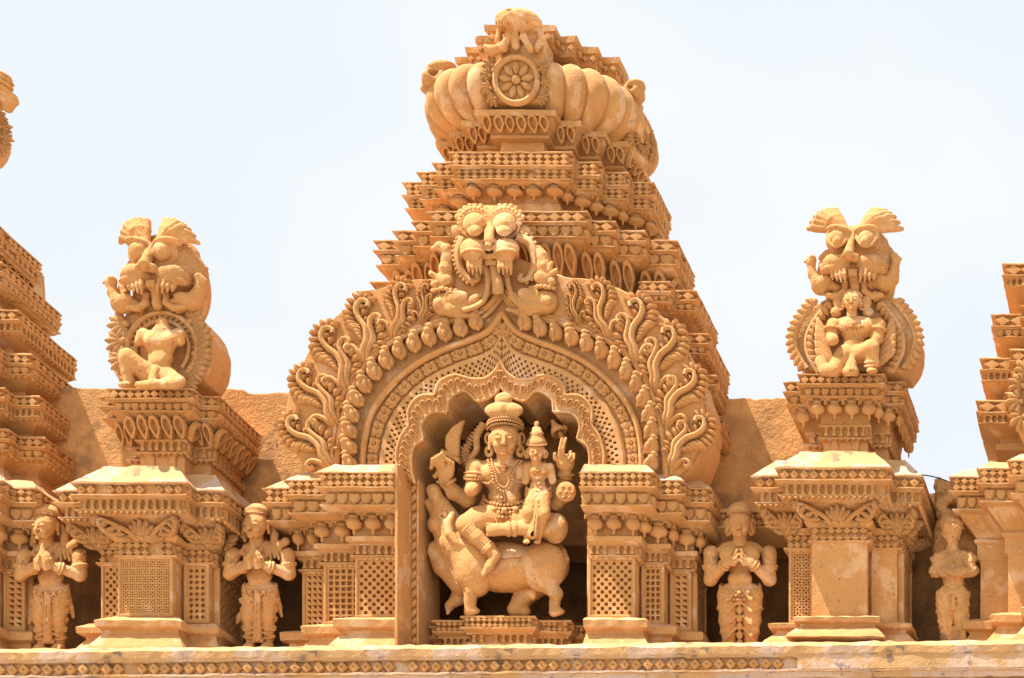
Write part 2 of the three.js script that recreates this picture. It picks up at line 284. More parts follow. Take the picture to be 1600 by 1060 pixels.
const PC = {
  diamond: rings(dia, [[1, 0], [.98, .2], [.84, .3], [.2, .32], [.1, .2]], true),
  gem: rings(dia, [[1, 0], [1, .3], [.88, .34]], true),
  heart: rings(heartO, [[1, 0], [1, .16], [.8, .27]], true),
  petal: rings(dropO, [[1.02, 0], [.96, .26], [.72, .34], [.52, .06], [.2, .1]], true),
  seed: rings(leafO, [[1, 0], [.86, .22], [.3, .36]], true),
  block: flat(ext(shp([[-.32, .5], [-.32, -.2], [0, -.55], [.32, -.2], [.32, .5]]), .32)),
  spool: flat(mergeGeometries([ext(shp([[-.3, .5], [-.14, .08], [-.14, -.08], [-.3, -.5], [.3, -.5], [.14, -.08], [.14, .08], [.3, .5]]), .3)])),
  tooth: rings([[0, -.5], [.5, .4], [-.5, .4]], [[1, 0], [.8, .26]], true),
  drop: boxUV(new THREE.SphereGeometry(.5, 7, 5).scale(.9, 1.15, .7)),
};
PC.pot = mergeGeometries([lathe([[.01, -.86], [.07, -.7], [.06, -.52], [.36, -.36], [.44, -.12], [.30, .12], [.2, .2], [.36, .34], [.01, .36]], 8),
  ...[-1, 1].map((s) => tubeG([[s * .12, .3, .1], [s * .34, .42, .22], [s * .52, .3, .2], [s * .5, .08, .16]], (t) => .1 - .05 * t, 5, 5))]);
PC.cymaPetal = (() => { // long lotus petal hollowed down its middle
  const o = []; for (let i = 0; i < 12; i++) { const a = i / 12 * Math.PI * 2 - Math.PI / 2, s = Math.sin(a); o.push([Math.cos(a) * (s > 0 ? .46 : .46 - .26 * -s), s * .5]); } return rings(o, [[1, 0], [.96, .3], [.66, .32, .02], [.5, .02, .04]], true);
})();
PC.flower = (() => { const gs = []; for (let k = 0; k < 4; k++) { const g = rings(heartO.map(([x, y]) => [x * .52, -y * .46]), [[1, 0], [.92, .12], [.5, .2]]); g.translate(0, .27, 0); g.rotateZ(k * Math.PI / 2 + Math.PI / 4); gs.push(g); } gs.push(rings(dropO.map(([x, y]) => [x * .3, y * .24]), [[1, .1], [.6, .24]])); return mergeGeometries(gs); })();
PC.foliage = (() => { const gs = [[0, .26, 0, .5], [-.22, .06, .8, .42], [.22, .06, -.8, .42], [-.2, -.26, 1.5, .34], [.2, -.26, -1.5, .34], [0, -.3, 0, .34]].map(([x, y, r, s]) => { const g = rings(leafO.map(([a, b]) => [a * s * 1.2, b * s * 1.25]), [[1, 0], [.8, .13], [.2, .2]]); g.rotateZ(r); g.translate(x, y, 0); return g; }); return mergeGeometries(gs); })();
PC.bird = fuse(boxUV(new THREE.SphereGeometry(.5, 10, 7).scale(.86, .9, .62)), boxUV(new THREE.SphereGeometry(.2, 8, 6).translate(-.1, .54, .2)), boxUV(new THREE.SphereGeometry(.3, 8, 6).translate(-.06, .26, .12)), boxUV(new THREE.ConeGeometry(.1, .26, 5).rotateZ(1.9).translate(-.28, .53, .28)), boxUV(new THREE.ConeGeometry(.26, .4, 7).rotateX(Math.PI).rotateZ(.7).scale(1, 1, .55).translate(.26, -.34, .1)), boxUV(new THREE.SphereGeometry(.3, 7, 4).scale(.5, 1, .3).rotateZ(.3).translate(.14, -.08, .3)));

// recessed channel of a moulding, as profile rows
const ch = (o, y0, y1, rc = 5, f = 2.5, rec = rc + 1.5) => [[o, y0], [o, y0 + f], [o - rec, y0 + f + .6], [o - rec, y1 - f - .6], [o, y1 - f], [o, y1]];

// pierced stone panel: plate with real holes
function lattice(w, h, kind, pitch, depth = 7) {
  const s = shp([[-w / 2, -h / 2], [w / 2, -h / 2], [w / 2, h / 2], [-w / 2, h / 2]]);
  const nx = Math.max(2, Math.round((w - 4) / pitch)), ny = Math.max(2, Math.round((h - 4) / pitch)), px = (w - 4) / nx, py = (h - 4) / ny;
  const add = (pts) => s.holes.push(new THREE.Path(pts.map((p) => new V2(p[0], p[1]))));
  for (let j = 0; j < ny; j++) for (let i = 0; i < nx; i++) {
    const x = -w / 2 + 2 + (i + .5 + (rnd() - .5) * .06) * px, y = -h / 2 + 2 + (j + .5 + (rnd() - .5) * .06) * py, a = px * (.47 + rnd() * .045), b = py * (.47 + rnd() * .045);
    if (kind === 'checker') { if ((i + j) % 2) add([[x - a * .86, y - b * .86], [x + a * .86, y - b * .86], [x + a * .86, y + b * .86], [x - a * .86, y + b * .86]]); }
    else if (kind === 'grid') add([[x - a * .7, y - b * .5], [x - a * .4, y - b * .76], [x + a * .4, y - b * .76], [x + a * .7, y - b * .5], [x + a * .7, y + b * .7], [x - a * .7, y + b * .7]]);
    else if (kind === 'saw') add([[x - a * .8, y + b * .8], [x + a * .8, y + b * .8], [x + a * .8, y - b * .7]].reverse());
    else if (kind === 'diamond') add([[x - a * .84, y], [x, y - b * .84], [x + a * .84, y], [x, y + b * .84]]);
    else if (kind === 'star') for (const [ux, uy] of [[1, 0], [0, 1], [-1, 0], [0, -1]]) { const q = (u, v) => [x + (ux * u - uy * v) * a, y + (uy * u + ux * v) * b]; add([q(.2, 0), q(.58, -.28), q(.86, 0), q(.58, .28)]); if ((i + j) % 2 === 0 && ux > 0) { } const d = (u, v) => [x + (ux * u - uy * v) * a, y + (uy * u + ux * v) * b]; add([d(.52, .52), d(.84, .52), d(.84, .84), d(.52, .84)]); }
  }
  return ext(s, depth);
}
// pilaster face: frame + pierced panel
function panel(parent, x, y0, y1, z, w, kind, pitch, yaw = 0) {
  const h = y1 - y0, g = new THREE.Group(), b = 4.5;
  const fr = part('panel_frame', ext(shp([[-w / 2, 0], [w / 2, 0], [w / 2, h], [-w / 2, h]], [[[-w / 2 + b, b], [-w / 2 + b, h - b], [w / 2 - b, h - b], [w / 2 - b, b]]]), 9, 1.2), M.stone, parent);
  fr.position.set(x, y0, z); fr.rotation.y = yaw;
  const l = part('pierced_screen', lattice(w - b * 2 + 1, h - b * 2 + 1, kind, pitch), M.stone2, fr); l.position.set(0, h / 2, -.6);
  return fr;
}
const jig = (g, a = .6) => { jitter(g, a); g.computeVertexNormals(); return g; };
// scrolling leaf bracket, one for each face of a capital
function bracket(w, h) {
  const gs = [];
  for (const s of [-1, 1]) {
    gs.push(tubeG([[s * w * .06, -h * .42, 3], [s * w * .16, -h * .1, 7], [s * w * .28, h * .12, 10], [s * w * .4, h * .3, 13], [s * w * .5, h * .36, 15]], (t) => 4.2 - 1.2 * t, 14, 6));
    gs.push(tubeG([[s * w * .46, h * .34, 14], [s * w * .43, h * .02, 12], [s * w * .35, -h * .2, 9], [s * w * .26, -h * .16, 9], [s * w * .25, h * .02, 10], [s * w * .31, h * .02, 11]], (t) => 4.6 - 2.2 * t, 18, 6));
    for (let k = 0; k < 5; k++) { const t = k / 4, q = rings(leafO.map(([a, b]) => [a * h * .34, b * h * .5]), [[1, 0], [.8, 4], [.2, 6]]); q.rotateZ(s * (1.9 - 1.5 * t)); q.translate(s * w * (.2 + .27 * t), h * (-.36 + .62 * t), 5 + 9 * t); gs.push(q); }
  }
  for (let k = -2; k <= 2; k++) { const q = rings(leafO.map(([a, b]) => [a * h * .4, b * h * .8]), [[1, 0], [.8, 5], [.2, 7]]); q.translate(0, h * .36, 0); q.rotateZ(-k * .42); q.translate(0, -h * .3, 5 - Math.abs(k)); gs.push(q); }
  const g = fuse(...gs), p = g.attributes.position; for (let i = 0; i < p.count; i++) p.setZ(i, p.getZ(i) * 1.7 - 4); g.computeVertexNormals(); return g;
}
// ---------------------------------------------------------------- the setting below and behind
const structure = (o) => { delete o.userData.category; o.userData.kind = 'structure'; return o; };
{
  const g = new THREE.PlaneGeometry(400, 400, 1, 1).rotateX(-Math.PI / 2), uv = g.attributes.uv; for (let i = 0; i < uv.count; i++) uv.setXY(i, uv.getX(i) * 260, uv.getY(i) * 260);
  const pave = new THREE.MeshStandardMaterial({ color: 0xa39c92, bumpMap: roughBump, bumpScale: .01, roughness: .95 });
  const m = new THREE.Mesh(g, pave); m.name = 'courtyard_ground'; m.userData = { kind: 'structure', label: 'pale stone courtyard paving below the temple' }; m.receiveShadow = true; scene.add(m);
}
// pixel helpers for a thing with its origin at (ox, oy) on plane z = 0
const mk = (ox, oy) => ({ X: (p, z = 0) => VX - (VX - p) * (F - z) / F - ox, Y: (p, z = 0) => oy - (VY - (VY - p) * (F - z) / F) });

{ // supporting wall below the ledge (out of view) and the niche wall behind the statues
  const t = thing('temple_wall', 'plain ochre temple wall carrying the carved ledge', 'wall', 800, 1040, 0);
  part('wall_face', box(-1700, 1800, -1500, -62, -420, 8, 0), M.rough, t);
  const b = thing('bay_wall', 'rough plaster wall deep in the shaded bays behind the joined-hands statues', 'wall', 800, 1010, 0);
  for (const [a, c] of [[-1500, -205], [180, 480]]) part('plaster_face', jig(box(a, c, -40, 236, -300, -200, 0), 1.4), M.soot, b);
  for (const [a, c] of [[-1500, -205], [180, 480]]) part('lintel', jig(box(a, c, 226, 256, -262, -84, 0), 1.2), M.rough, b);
}
{ // upper parapet wall between the towers
  const t = thing('parapet_wall', 'rough ochre plastered parapet wall behind the small pavilions', 'wall', 800, 1010, 0), { X, Y } = mk(800, 1010);
  const top = (x) => 2140 - (2140 - (611 + (x > -200 ? 14 : 6) + 0)) * (F + 160) / F;
  const pts = []; for (let x = -1400; x <= 455; x += 9) { const o = x + 800; const obs = o < 300 ? 608 : o < 800 ? 615 : 623; const yy = 1010 - (VY - (VY - obs) * (F + 160) / F); pts.push([x, yy + 2.2 * noise(x * .05, 3) + 1.4 * noise(x * .21, 9)]); }
  const s = shp([[-1400, 230], [455, 230], ...pts.reverse()]);
  const g = new THREE.ExtrudeGeometry(s, { depth: 60, bevelEnabled: true, bevelThickness: 4, bevelSize: 3, bevelOffset: -3, bevelSegments: 2, steps: 1 });
  g.translate(0, 0, -220); part('wall_body', boxUV(g), M.rough, t);
  part('broken_coping', jig(box(-480, -330, 392, 401, -222, -157, 0), 2.5), M.grime, t, 'weathered broken coping of the parapet');
}
{ // long carved ledge under everything, rising slightly to the right
  const t = thing('carved_ledge', 'long ochre stone ledge with a row of carved diamonds under the statues', 'ledge', 800, 1010, 0);
  const plan = [[-1100, 52], [1100, 52]], r = (o) => o;
  const prof = [[-30, -118], [-16, -96], [-16, -74], [-4, -72], [-3, -64], ...ch(0, -63, -38, 6, 3), [2, -36], [3, -26], [-2, -21], [-14, -13], [-60, -2], [-240, 2]];
  const body = part('ledge_body', mold(plan, prof, { step: 12, amp: 1.6, cap: false }), M.ledge, t);
  t.rotation.z = .0085;
  const xr = 458;
  const patch = part('plain_repair', box(xr, 1100, -60, -39, 44, 52.5, .8), M.ledge, t, 'plain smooth repaired stretch of the ledge');
  frieze(t, 'diamond', PC.diamond, [[-830, 52], [xr - 4, 52]], -6, -50.5, 18.2, { d: 7, sx: .98, sy: 1.06, sz: .42 });
  for (let x = -830; x < 830; x += 10.4) { const b = part('dentil', DENT(), tones[Math.floor(rnd() * 3)], t); b.position.set(x, -84, 37); b.scale.set(1, 1, .8 + rnd() * .3); }
}
function DENT() { return DENT.g ??= box(-4.1, 4.1, -12, 10, -2, 9, .3); }

// ---------------------------------------------------------------- small pavilion
function pavilion(px, py, opt, label) {
  const t = thing('roof_pavilion', label, 'pavilion', px, py, 0, 'small pavilions between the towers');
  const P1 = ratha([[43, 0], [87, -25]], -112), P2 = ratha([[35, -40], [63, -63]], -150);
  // base
  const bs = opt.low ? .66 : 1, y0 = -22 + 66 * bs;
  part('base', mold(P1, [[34, -22], [30, -12], [15, 14], [15, 19], [24, 21], [25, 30], [20, 34], [12, 40], [4, 44], [2, 46]].map(([o, y]) => [o, -22 + (y + 22) * bs]), { amp: .9 }), M.stone, t);
  part('shaft', mold(P1, [[-3, y0], [-3, 140]], { amp: .3 }), M.stone2, t);
  // pilaster faces
  const zs = [[0, 0, 86, 'star', 11], [-65, -25, 40, 'checker', 6.2], [65, -25, 40, 'diamond', 9]];
  zs.forEach(([x, z, w, kind, pitch], i) => {
    const k = opt.kinds ? opt.kinds[i] : kind;
    if (k) panel(t, x, y0, 138, z - 3, w, k, opt.pitch?.[i] ?? pitch);
    else part('plain_shaft', box(x - w / 2, x + w / 2, y0, 138, z - 6, z + 4, .5), M.stone2, t, 'plain smooth repaired pilaster');
  });
  const side = panel(t, 87 - 2, y0, 138, -68, 70, 'checker', 7, Math.PI / 2);
  // pilaster capital with carved band
  part('pilaster_capital', mold(P1, [[-2, 134], [2, 136], ...ch(6, 137, 162, 4, 2.5), [10, 164], [11, 168], [6, 170]], { amp: .5 }), M.stone, t);
  frieze(t, 'diamond', PC.gem, P1, 2, 143.6, 12.2, { sx: .98, sy: .9, sz: .5 }); frieze(t, 'diamond', PC.gem, P1, 2, 155, 12.2, { sx: .98, sy: .9, sz: .5 });
  // leaf brackets
  part('bracket_core', mold(P1, [[1, 160], [2, 172], [6, 184], [22, 192], [32, 196]], { amp: .6 }), M.stone3, t);
  for (const [x, z, w] of [[0, 6, 132], [-88, -19, 62], [88, -19, 62]]) { const b = part('leaf_bracket', bracket(w, 40), M.stone, t); b.position.set(x, 179, z); b.rotation.x = .3; }
  for (const z of [-62]) { const b = part('leaf_bracket', bracket(70, 40), M.stone, t); b.position.set(94, 178, z); b.rotation.set(.25, Math.PI / 2, 0, 'YXZ'); }
  // main cornice
  part('cornice', mold(P1, [[28, 190], [38, 191], ...ch(42, 192, 212, 6, 1.8), [46, 212.6], ...ch(47, 213, 233, 6, 1.8)], { amp: .7 }), M.stone, t);
  frieze(t, 'spool', PC.spool, P1, 36, 202, 11.5, { sx: .95, sy: 1.42, sz: .5 });
  frieze(t, 'diamond', PC.diamond, P1, 41, 223, 15.4, { sx: 1, sy: 1.04, sz: .45 });
  frieze(t, 'pendant_tooth', PC.tooth, P1, 40, 188.6, 9, { d: 5, sx: .9, sy: .7, sz: .4 });
  part('sloping_roof', mold(P1, [[46, 230], [45, 235], [32, 250], [18, 268], [15, 273], [6, 274]], { amp: 1.8, step: 9 }), M.ledge, t);
  // upper storey
  part('neck', mold(P2, [[4, 268], [0, 272], [0, 318], ...ch(6, 319, 341, 5, 2.5)], { amp: .6 }), M.stone, t);
  for (const x of [-17, 17]) part('neck_rib', box(x - 5, x + 5, 274, 319, -41, -37, .3), M.stone2, t);
  frieze(t, 'spool', PC.spool, P2, 1, 331, 12, { sx: .95, sy: 1.25, sz: .5 });
  frieze(t, 'pendant_tooth', PC.tooth, P2, 4, 317, 9, { d: 5, sx: .9, sy: .6, sz: .4 });
  if (opt.upper === 'petals') {
    part('lotus_cyma', mold(P2, [[2, 340], [3, 346], [6, 356], [10, 366], [20, 370], [24, 373]], { amp: .5 }), M.stone3, t);
    frieze(t, 'lotus_petal', PC.cymaPetal, P2, 14, 356, 18, { sx: .98, sy: 1.95, sz: .5, tilt: .52, d: 9 });
  } else {
    part('bud_frieze', mold(P2, [[4, 340], [4, 352], [6, 364], [18, 369], [24, 373]], { amp: .5 }), M.stone3, t);
    frieze(t, 'hanging_bud', PC.pot, P2, 19, 362, 25, { sx: 1, sy: .95, sz: .8, min: .9 });
  }
  part('upper_cornice', mold(P2, [[22, 372], ...ch(30, 372.6, 389, 5, 1.4), [33, 389.4], ...ch(34, 390, 406, 5, 1.4), [28, 407], [8, 408]], { amp: .7 }), M.stone, t);
  frieze(t, 'heart', PC.heart, P2, 25, 380.6, 13.4, { sx: 1, sy: 1, sz: .5 });
  frieze(t, 'diamond', PC.gem, P2, 29, 398, 12.8, { sx: 1, sy: 1.03, sz: .5 });
  return t;
}
pavilion(229, 1010, { upper: 'petals' }, 'small carved roof pavilion with star-pierced pilaster below the headless figure');
pavilion(1312, 987, { upper: 'buds', low: true, kinds: [null, 'star', null], pitch: [0, 13, 0] }, 'small roof pavilion with plain repaired pilasters below the winged figure');

// ---------------------------------------------------------------- pilaster cluster beside a niche; xs = true px of the outer corner of each step
function cluster(px, py, inner, xs, dir, label, plain, kinds = ['checker', 'grid', 'saw']) {
  const t = thing('pilaster_cluster', label, 'pilasters', px, py, 0, 'stepped pilaster clusters flanking the niches');
  const c = xs.map((x, i) => [x - px, -25 * i]); let plan;
  if (dir < 0) { plan = []; for (let i = 2; i >= 0; i--) { plan.push([c[i][0], i === 2 ? -110 : c[i + 1][1]]); plan.push([c[i][0], c[i][1]]); } plan.push([inner - px, 0]); }
  else { plan = [[inner - px, 0]]; for (let i = 0; i < 3; i++) { plan.push([c[i][0], c[i][1]]); plan.push([c[i][0], i === 2 ? -110 : c[i + 1][1]]); } }
  const mirror = dir < 0, E = mirror ? 'end' : 'start';
  if (mirror) part('end_slab', box(0, 4, -22, 266, -8, 38, .4), M.stone2, t);
  part('base', mold(plan, [[34, -22], [30, -12], [15, 13], [15, 18], [24, 20], [25, 31], [20, 35], [10, 40], [2, 44]], { amp: .9, ends: E }), M.stone, t);
  part('shaft', mold(plan, [[-3, 42], [-3, 140]], { amp: .3, ends: E }), M.stone2, t);
  const lim = [inner - px, ...c.map((q) => q[0])];
  for (let i = 0; i < 3; i++) {
    const a = Math.min(lim[i], lim[i + 1]), b = Math.max(lim[i], lim[i + 1]);
    if (plain) part('plain_shaft', box(a + 1, b - 1, 42, 138, c[i][1] - 5, c[i][1] + 3, .5), M.stone2, t);
    else panel(t, (a + b) / 2, 42, 137, c[i][1] - 3, b - a - 1, kinds[i], [6.4, 9.4, 9.6][i]);
  }
  if (dir > 0 && !plain) panel(t, c[2][0] - 2, 42, 137, -78, 52, 'saw', 9.6, Math.PI / 2);
  part('pilaster_capital', mold(plan, plain ? [[-2, 134], [2, 136], [4, 137], [4, 160], [8, 163], [8, 168], [3, 170]] : [[-2, 134], [2, 136], ...ch(6, 137, 157, 4, 2.5), [11, 159], [12, 166], [6, 169]], { amp: .5, ends: E }), M.stone, t);
  if (!plain) { frieze(t, 'spool', PC.spool, plan, 2.2, 147.5, 10.5, { sx: .95, sy: 1.2, sz: .5 }); frieze(t, 'pendant_tooth', PC.tooth, plan, 3.5, 134.5, 9, { d: 5, sx: .9, sy: .6, sz: .4 }); }
  part('bud_frieze', mold(plan, plain ? [[2, 166], [10, 178], [26, 194], [28, 200]] : [[2, 166], [3, 176], [4, 192], [18, 198], [24, 202]], { amp: .6, ends: E }), M.stone3, t);
  if (!plain) frieze(t, 'hanging_bud', PC.pot, plan, 13, 188, 27, { sx: .95, sy: .95, sz: .85, min: .8 });
  part('cornice', mold(plan, [[22, 198], [34, 200], ...ch(38, 201, 226, 5, 1.8), [41, 226.6], ...ch(43, 227, 251, 5, 1.8)], { amp: .7, ends: E }), M.stone, t);
  frieze(t, 'heart', PC.heart, plan, 33, 213.5, 18.5, { sx: 1, sy: .95, sz: .4 });
  frieze(t, 'diamond', PC.gem, plan, 38, 233.6, 11.4, { sx: 1, sy: .93, sz: .45 }); frieze(t, 'diamond', PC.gem, plan, 38, 244.4, 11.4, { sx: 1, sy: .93, sz: .45 });
  part('sloping_cap', mold(plan, [[42, 249], [40, 253], [26, 268], [22, 272], [4, 273]], { amp: 1.6, ends: E }), M.ledge, t);
  return t;
}
cluster(634, 1010, 634, [556, 494, 447], -1, 'stepped pierced pilasters on the left of the central niche');
cluster(920, 1010, 920, [994, 1031, 1066], 1, 'stepped pierced pilasters on the right of the central niche');
cluster(-140, 1010, -140, [-66, -28, 8], 1, 'pierced pilasters cut by the left edge of the photograph');
cluster(1690, 992, 1690, [1622, 1571, 1524], -1, 'plain smooth pilasters cut by the right edge of the photograph', true);
{ // pierced lintel between the right cluster and the right pavilion
  const t = thing('pierced_lintel', 'short diamond-carved lintel above the standing figure with plaited girdle', 'lintel', 1155, 1010, 0);
  const p = [[-60, -62], [66, -62]]; part('lintel_body', mold(p, [[-30, 196], ...ch(4, 212, 240, 5, 3), [2, 243], [-40, 262]], { cap: false, amp: .9 }), M.stone, t);
  frieze(t, 'diamond', PC.gem, p, -1, 220, 11, { sx: 1, sy: .95, sz: .45 }); frieze(t, 'diamond', PC.gem, p, -1, 231.5, 11, { sx: 1, sy: .95, sz: .45 });
}

// ---------------------------------------------------------------- towers
// tier: outer cornice half widths w[], front plane z, observed y (px) of the rows on the front face
function tier(t, fx, w, z, y0, o) {
  const inn = o.inn ?? 30, st = o.st ?? 24, X = fx;
  const plan = o.plan ?? ratha(w.map((v, i) => [v - inn, z - inn - st * i]), z - inn - st * (w.length - 1) - (o.back ?? 150));
  const [a, b, c, d, e] = y0.map((v, i) => 1010 - (VY - (VY - v) * (F - (z - [0, 0, 6, 14, inn][i])) / F));   // top, channel bottom, second band bottom, lower moulding bottom, neck bottom
  const g = new THREE.Group(); 
  part('tier_wall', mold(plan, [[o.foot ?? 6, e - 8], [o.foot ?? 6, e + 3], [0, e + 5], [0, d]], { amp: .6 }), M.stone, t);
  const low = o.low === 'plain' ? [[0, d - .5], [inn * .5, d + (c - d) * .6], [inn - 8, c]] : o.low === 'petal' ? [[0, d - .5], [1, d + 3], [4, d + (c - d) * .4], [9, d + (c - d) * .82], [inn - 12, c - 3], [inn - 8, c]] : [[0, d - .5], [1, d + (c - d) * .4], [3, c - 6], [inn - 12, c - 2], [inn - 8, c]];
  const cor = part('tier_cornice', mold(plan, [...low, ...ch(inn - 3, c + .5, b - 1, 5, 1.7), [inn - 1, b - .5], ...ch(inn, b, a, 5, 1.7), [inn - 3, a + 2], [inn - 16, a + 10], [inn - 26, a + 13]], { amp: .9 }), M.stone, t);
  const sub = plan.filter(([x]) => true), pp = o.pitch ?? 15, opt = { left: false };
  const clip = (nm, geo, out, y, pitch, q) => { const n0 = cor.children.length; frieze(cor, nm, geo, plan, out, y, pitch, q); if (o.keep) for (const m of cor.children.slice(n0)) if (!o.keep(m.position.x)) cor.remove(m); };
  const h1 = a - b - 4, h2 = b - 1 - c - 4;
  if (o.rows1 === 2) { for (const s of [-.25, .25]) clip('diamond', PC.gem, inn - 5, (a + b) / 2 + s * h1, pp, { sx: 1, sy: h1 * .57 / pp, sz: .42 }); } else clip('diamond', PC.gem, inn - 5, (a + b) / 2, pp, { sx: 1.02, sy: h1 * 1.12 / pp, sz: .36 });
  if (o.band2 === 'heart') clip('heart', PC.heart, inn - 7.6, (b - 1 + c) / 2 + .5, h2 * 1.05, { sx: 1, sy: .96, sz: .36 });
  else if (o.band2 === 'diamond2') { for (const s of [-.25, .25]) clip('diamond', PC.gem, inn - 7.6, (b - 1 + c) / 2 + s * h2, pp, { sx: 1, sy: h2 * .57 / pp, sz: .42 }); }
  else if (o.band2 === 'spool') clip('spool', PC.spool, inn - 7.6, (b - 1 + c) / 2, h2 * .8, { sx: .95, sy: 1.25, sz: .4 });
  if (o.low === 'petal') clip('lotus_petal', PC.cymaPetal, inn * .42, (c + d) / 2, o.lp ?? 22, { sx: .98, sy: (c - d) * 1.08 / (o.lp ?? 22), sz: .42, tilt: .5, d: 10, min: 1.3 });
  if (o.low === 'bud') clip('hanging_bud', PC.pot, inn * .5, (c + d) / 2 + (c - d) * .16, o.lp ?? 28, { sx: .95, sy: (c - d) * .8 / (o.lp ?? 28), sz: .8, min: .7 });
  if (o.teeth) clip('pendant_tooth', PC.tooth, inn - 9, c - 1.5, 10, { d: 5, sx: .9, sy: .6, sz: .36 });
  return plan;
}
{
  const t = thing('temple_tower', 'tall tiered ochre tower crowned by a ribbed dome behind the great arch', 'tower', 782, 1010, 0, 'tiered towers on the roofline');
  const keepR = (x) => x > 150 || x < -230;
  part('tower_core', mold(ratha([[90, -90], [190, -140]], -330), [[0, 445], [0, 560], [-30, 640], [-40, 760]], { amp: .5 }), M.stone3, t);
  part('tower_foot', box(-280, 280, 180, 450, -400, -280, .5), M.stone3, t);
  // lower tiers: mostly behind the arch
  for (const [w4, yo] of [[316, 694], [309, 630], [296, 564], [276, 496]])
    for (const sd of [1, -1]) { // the tiers run into the arch block from both sides
      const a = w4 - 50, z3 = -124, h = [[190, z3], [a - 34, z3], [a - 34, z3 - 24], [a, z3 - 24], [a, z3 - 96]];
      tier(t, 0, [0, 0, 0, w4], -74, [yo - 56, yo - 40, yo - 22, yo - 12, yo + 16], { plan: sd > 0 ? h : h.map(([x, z]) => [-x, z]).reverse(), low: 'plain', band2: 'heart', keep: keepR, pitch: 18, inn: 50, teeth: true });
    }
  tier(t, 0, [127, 163, 203, 246], -22, [330, 347, 373, 424, 446], { low: 'petal', lp: 19, band2: 'heart', back: 56, pitch: 19, inn: 40 });
  tier(t, 0, [98, 135, 170, 205], -34, [237, 259, 283, 311, 326], { low: 'bud', lp: 34, band2: 'diamond2', rows1: 2, back: 52, pitch: 13, inn: 36 });
  // lotus seat of the dome
  const Yz = (p, z) => 1010 - (VY - (VY - p) * (F - z) / F);
  const seat = ratha([[63, -55], [95, -80], [126, -104], [158, -128]], -270);
  part('dome_foot', mold(seat, [[-28, Yz(236, -80)], [-28, Yz(222, -80)], [-16, Yz(219, -76)], [-16, Yz(213, -74)], [-24, Yz(212, -74)]], { amp: .6 }), M.stone, t);
  const ls = part('lotus_seat', mold(seat, [[-26, Yz(214, -78)], [-20, Yz(208, -70)], [-10, Yz(196, -66)], [-4, Yz(184, -60)], [1, Yz(182, -56)], [2, Yz(172, -54)], [-8, Yz(168, -56)]], { amp: .6 }), M.stone, t);
  frieze(ls, 'lotus_petal', PC.cymaPetal, seat, -8, Yz(195, -64), 18, { sx: .98, sy: 1.45, tilt: .5, d: 9, min: 1.6 });
  // ribbed dome, lobe by lobe round a rounded-square plan
  const yc = Yz(160, -100), N = 34, rx = 172, rz = 118, zc = -172;
  part('dome_core', boxUV(new THREE.SphereGeometry(1, 40, 16).scale(rx - 26, 44, rz - 18).translate(0, yc + 4, zc)), M.stone3, t);
  for (let k = 0; k < N; k++) {
    const a = (k + .5) / N * Math.PI * 2, c = Math.cos(a), s = Math.sin(a), q = 1 / Math.pow(Math.pow(Math.abs(c), 3) + Math.pow(Math.abs(s), 3), 1 / 3);
    if (s < -.5 || (s > 0 && Math.abs(c * q * rx) < 40)) continue;                             // far side
    const path = [[.42, 30], [.66, 31], [.86, 20], [.93, -2], [.88, -24], [.72, -40]].map(([f, y]) => [c * q * rx * f, yc + y, zc + s * q * rz * f]);
    const g = tubeG(path, (u) => 8 + 12.5 * Math.sin(Math.PI * clamp(.1 + u * .84)), 26, 16); part('dome_lobe', g, tones[k % 3], t);
  }
  // stepped roof slab at the back
  const cap = ratha([[50, -80], [76, -104], [102, -128], [128, -150]], -260);
  const cy = Yz(52, -84);
  part('roof_neck', mold(cap, [[-40, yc + 10], [-34, cy - 24], [-10, cy - 20]], { amp: .8 }), M.stone3, t);
  const rs = part('roof_slab', mold(cap, [[-12, cy - 24], [-2, cy - 22], [0, cy - 20], [2, cy - 19], [2, cy - 6], [6, cy - 4], [7, cy + 5], [0, cy + 8], [-30, cy + 18], [-44, cy + 20]], { amp: 1.4, step: 8 }), M.stone3, t);
  frieze(rs, 'diamond', PC.gem, cap, 5, cy - 13, 17, { d: 4, sx: .7, sy: .6, sz: .4 });
}
{
  const t = thing('temple_tower', 'tiered ochre tower cut by the left edge of the photograph', 'tower', -304, 1010, 0, 'tiered towers on the roofline');
  part('tower_core', mold(ratha([[90, -90], [190, -140]], -330), [[0, -20], [0, 560], [-30, 640], [-40, 780]], { amp: .5 }), M.stone3, t);
  part('dome', boxUV(new THREE.SphereGeometry(1, 48, 24).scale(165, 74, 150).translate(0, 840, -140)), M.stone, t);
  const kinds = [['heart', 'plain'], ['spool', 'plain'], ['heart', 'plain'], ['spool', 'plain'], ['heart', 'bud'], ['diamond2', 'petal']];
  [[318, 706], [310, 640], [298, 572], [276, 502], [250, 425], [216, 340]].forEach(([w4, yo], i) =>
    tier(t, 0, [w4 - 110, w4 - 76, w4 - 40, w4], -10, [yo - 60, yo - 44, yo - 24, yo - 10, yo + 14], { low: kinds[i][1], band2: kinds[i][0], back: 110, pitch: [14, 12, 16, 12, 14, 12][i], inn: 36, keep: (x) => x > 130, teeth: i < 4 }));
}
{
  const t = thing('temple_tower', 'plainer tiered tower cut by the right edge of the photograph', 'tower', 1838, 992, 0, 'tiered towers on the roofline');
  part('tower_core', mold(ratha([[90, -90], [190, -140]], -330), [[0, -20], [0, 520], [-30, 640]], { amp: .5 }), M.stone3, t);
  [[326, 660, 'spool'], [320, 592, 'spool'], [302, 522, 'heart'], [284, 440, 'spool']].forEach(([w4, yo, b], i) => {
    const tt = tier(t, 0, [w4 - 130, w4 - 90, w4 - 50, w4], -10, [yo - 55, yo - 36, yo - 16, yo - 4, yo + 20], { low: 'plain', band2: b, back: 110, pitch: 22, inn: 34, keep: (x) => x < -130 });
  });
}
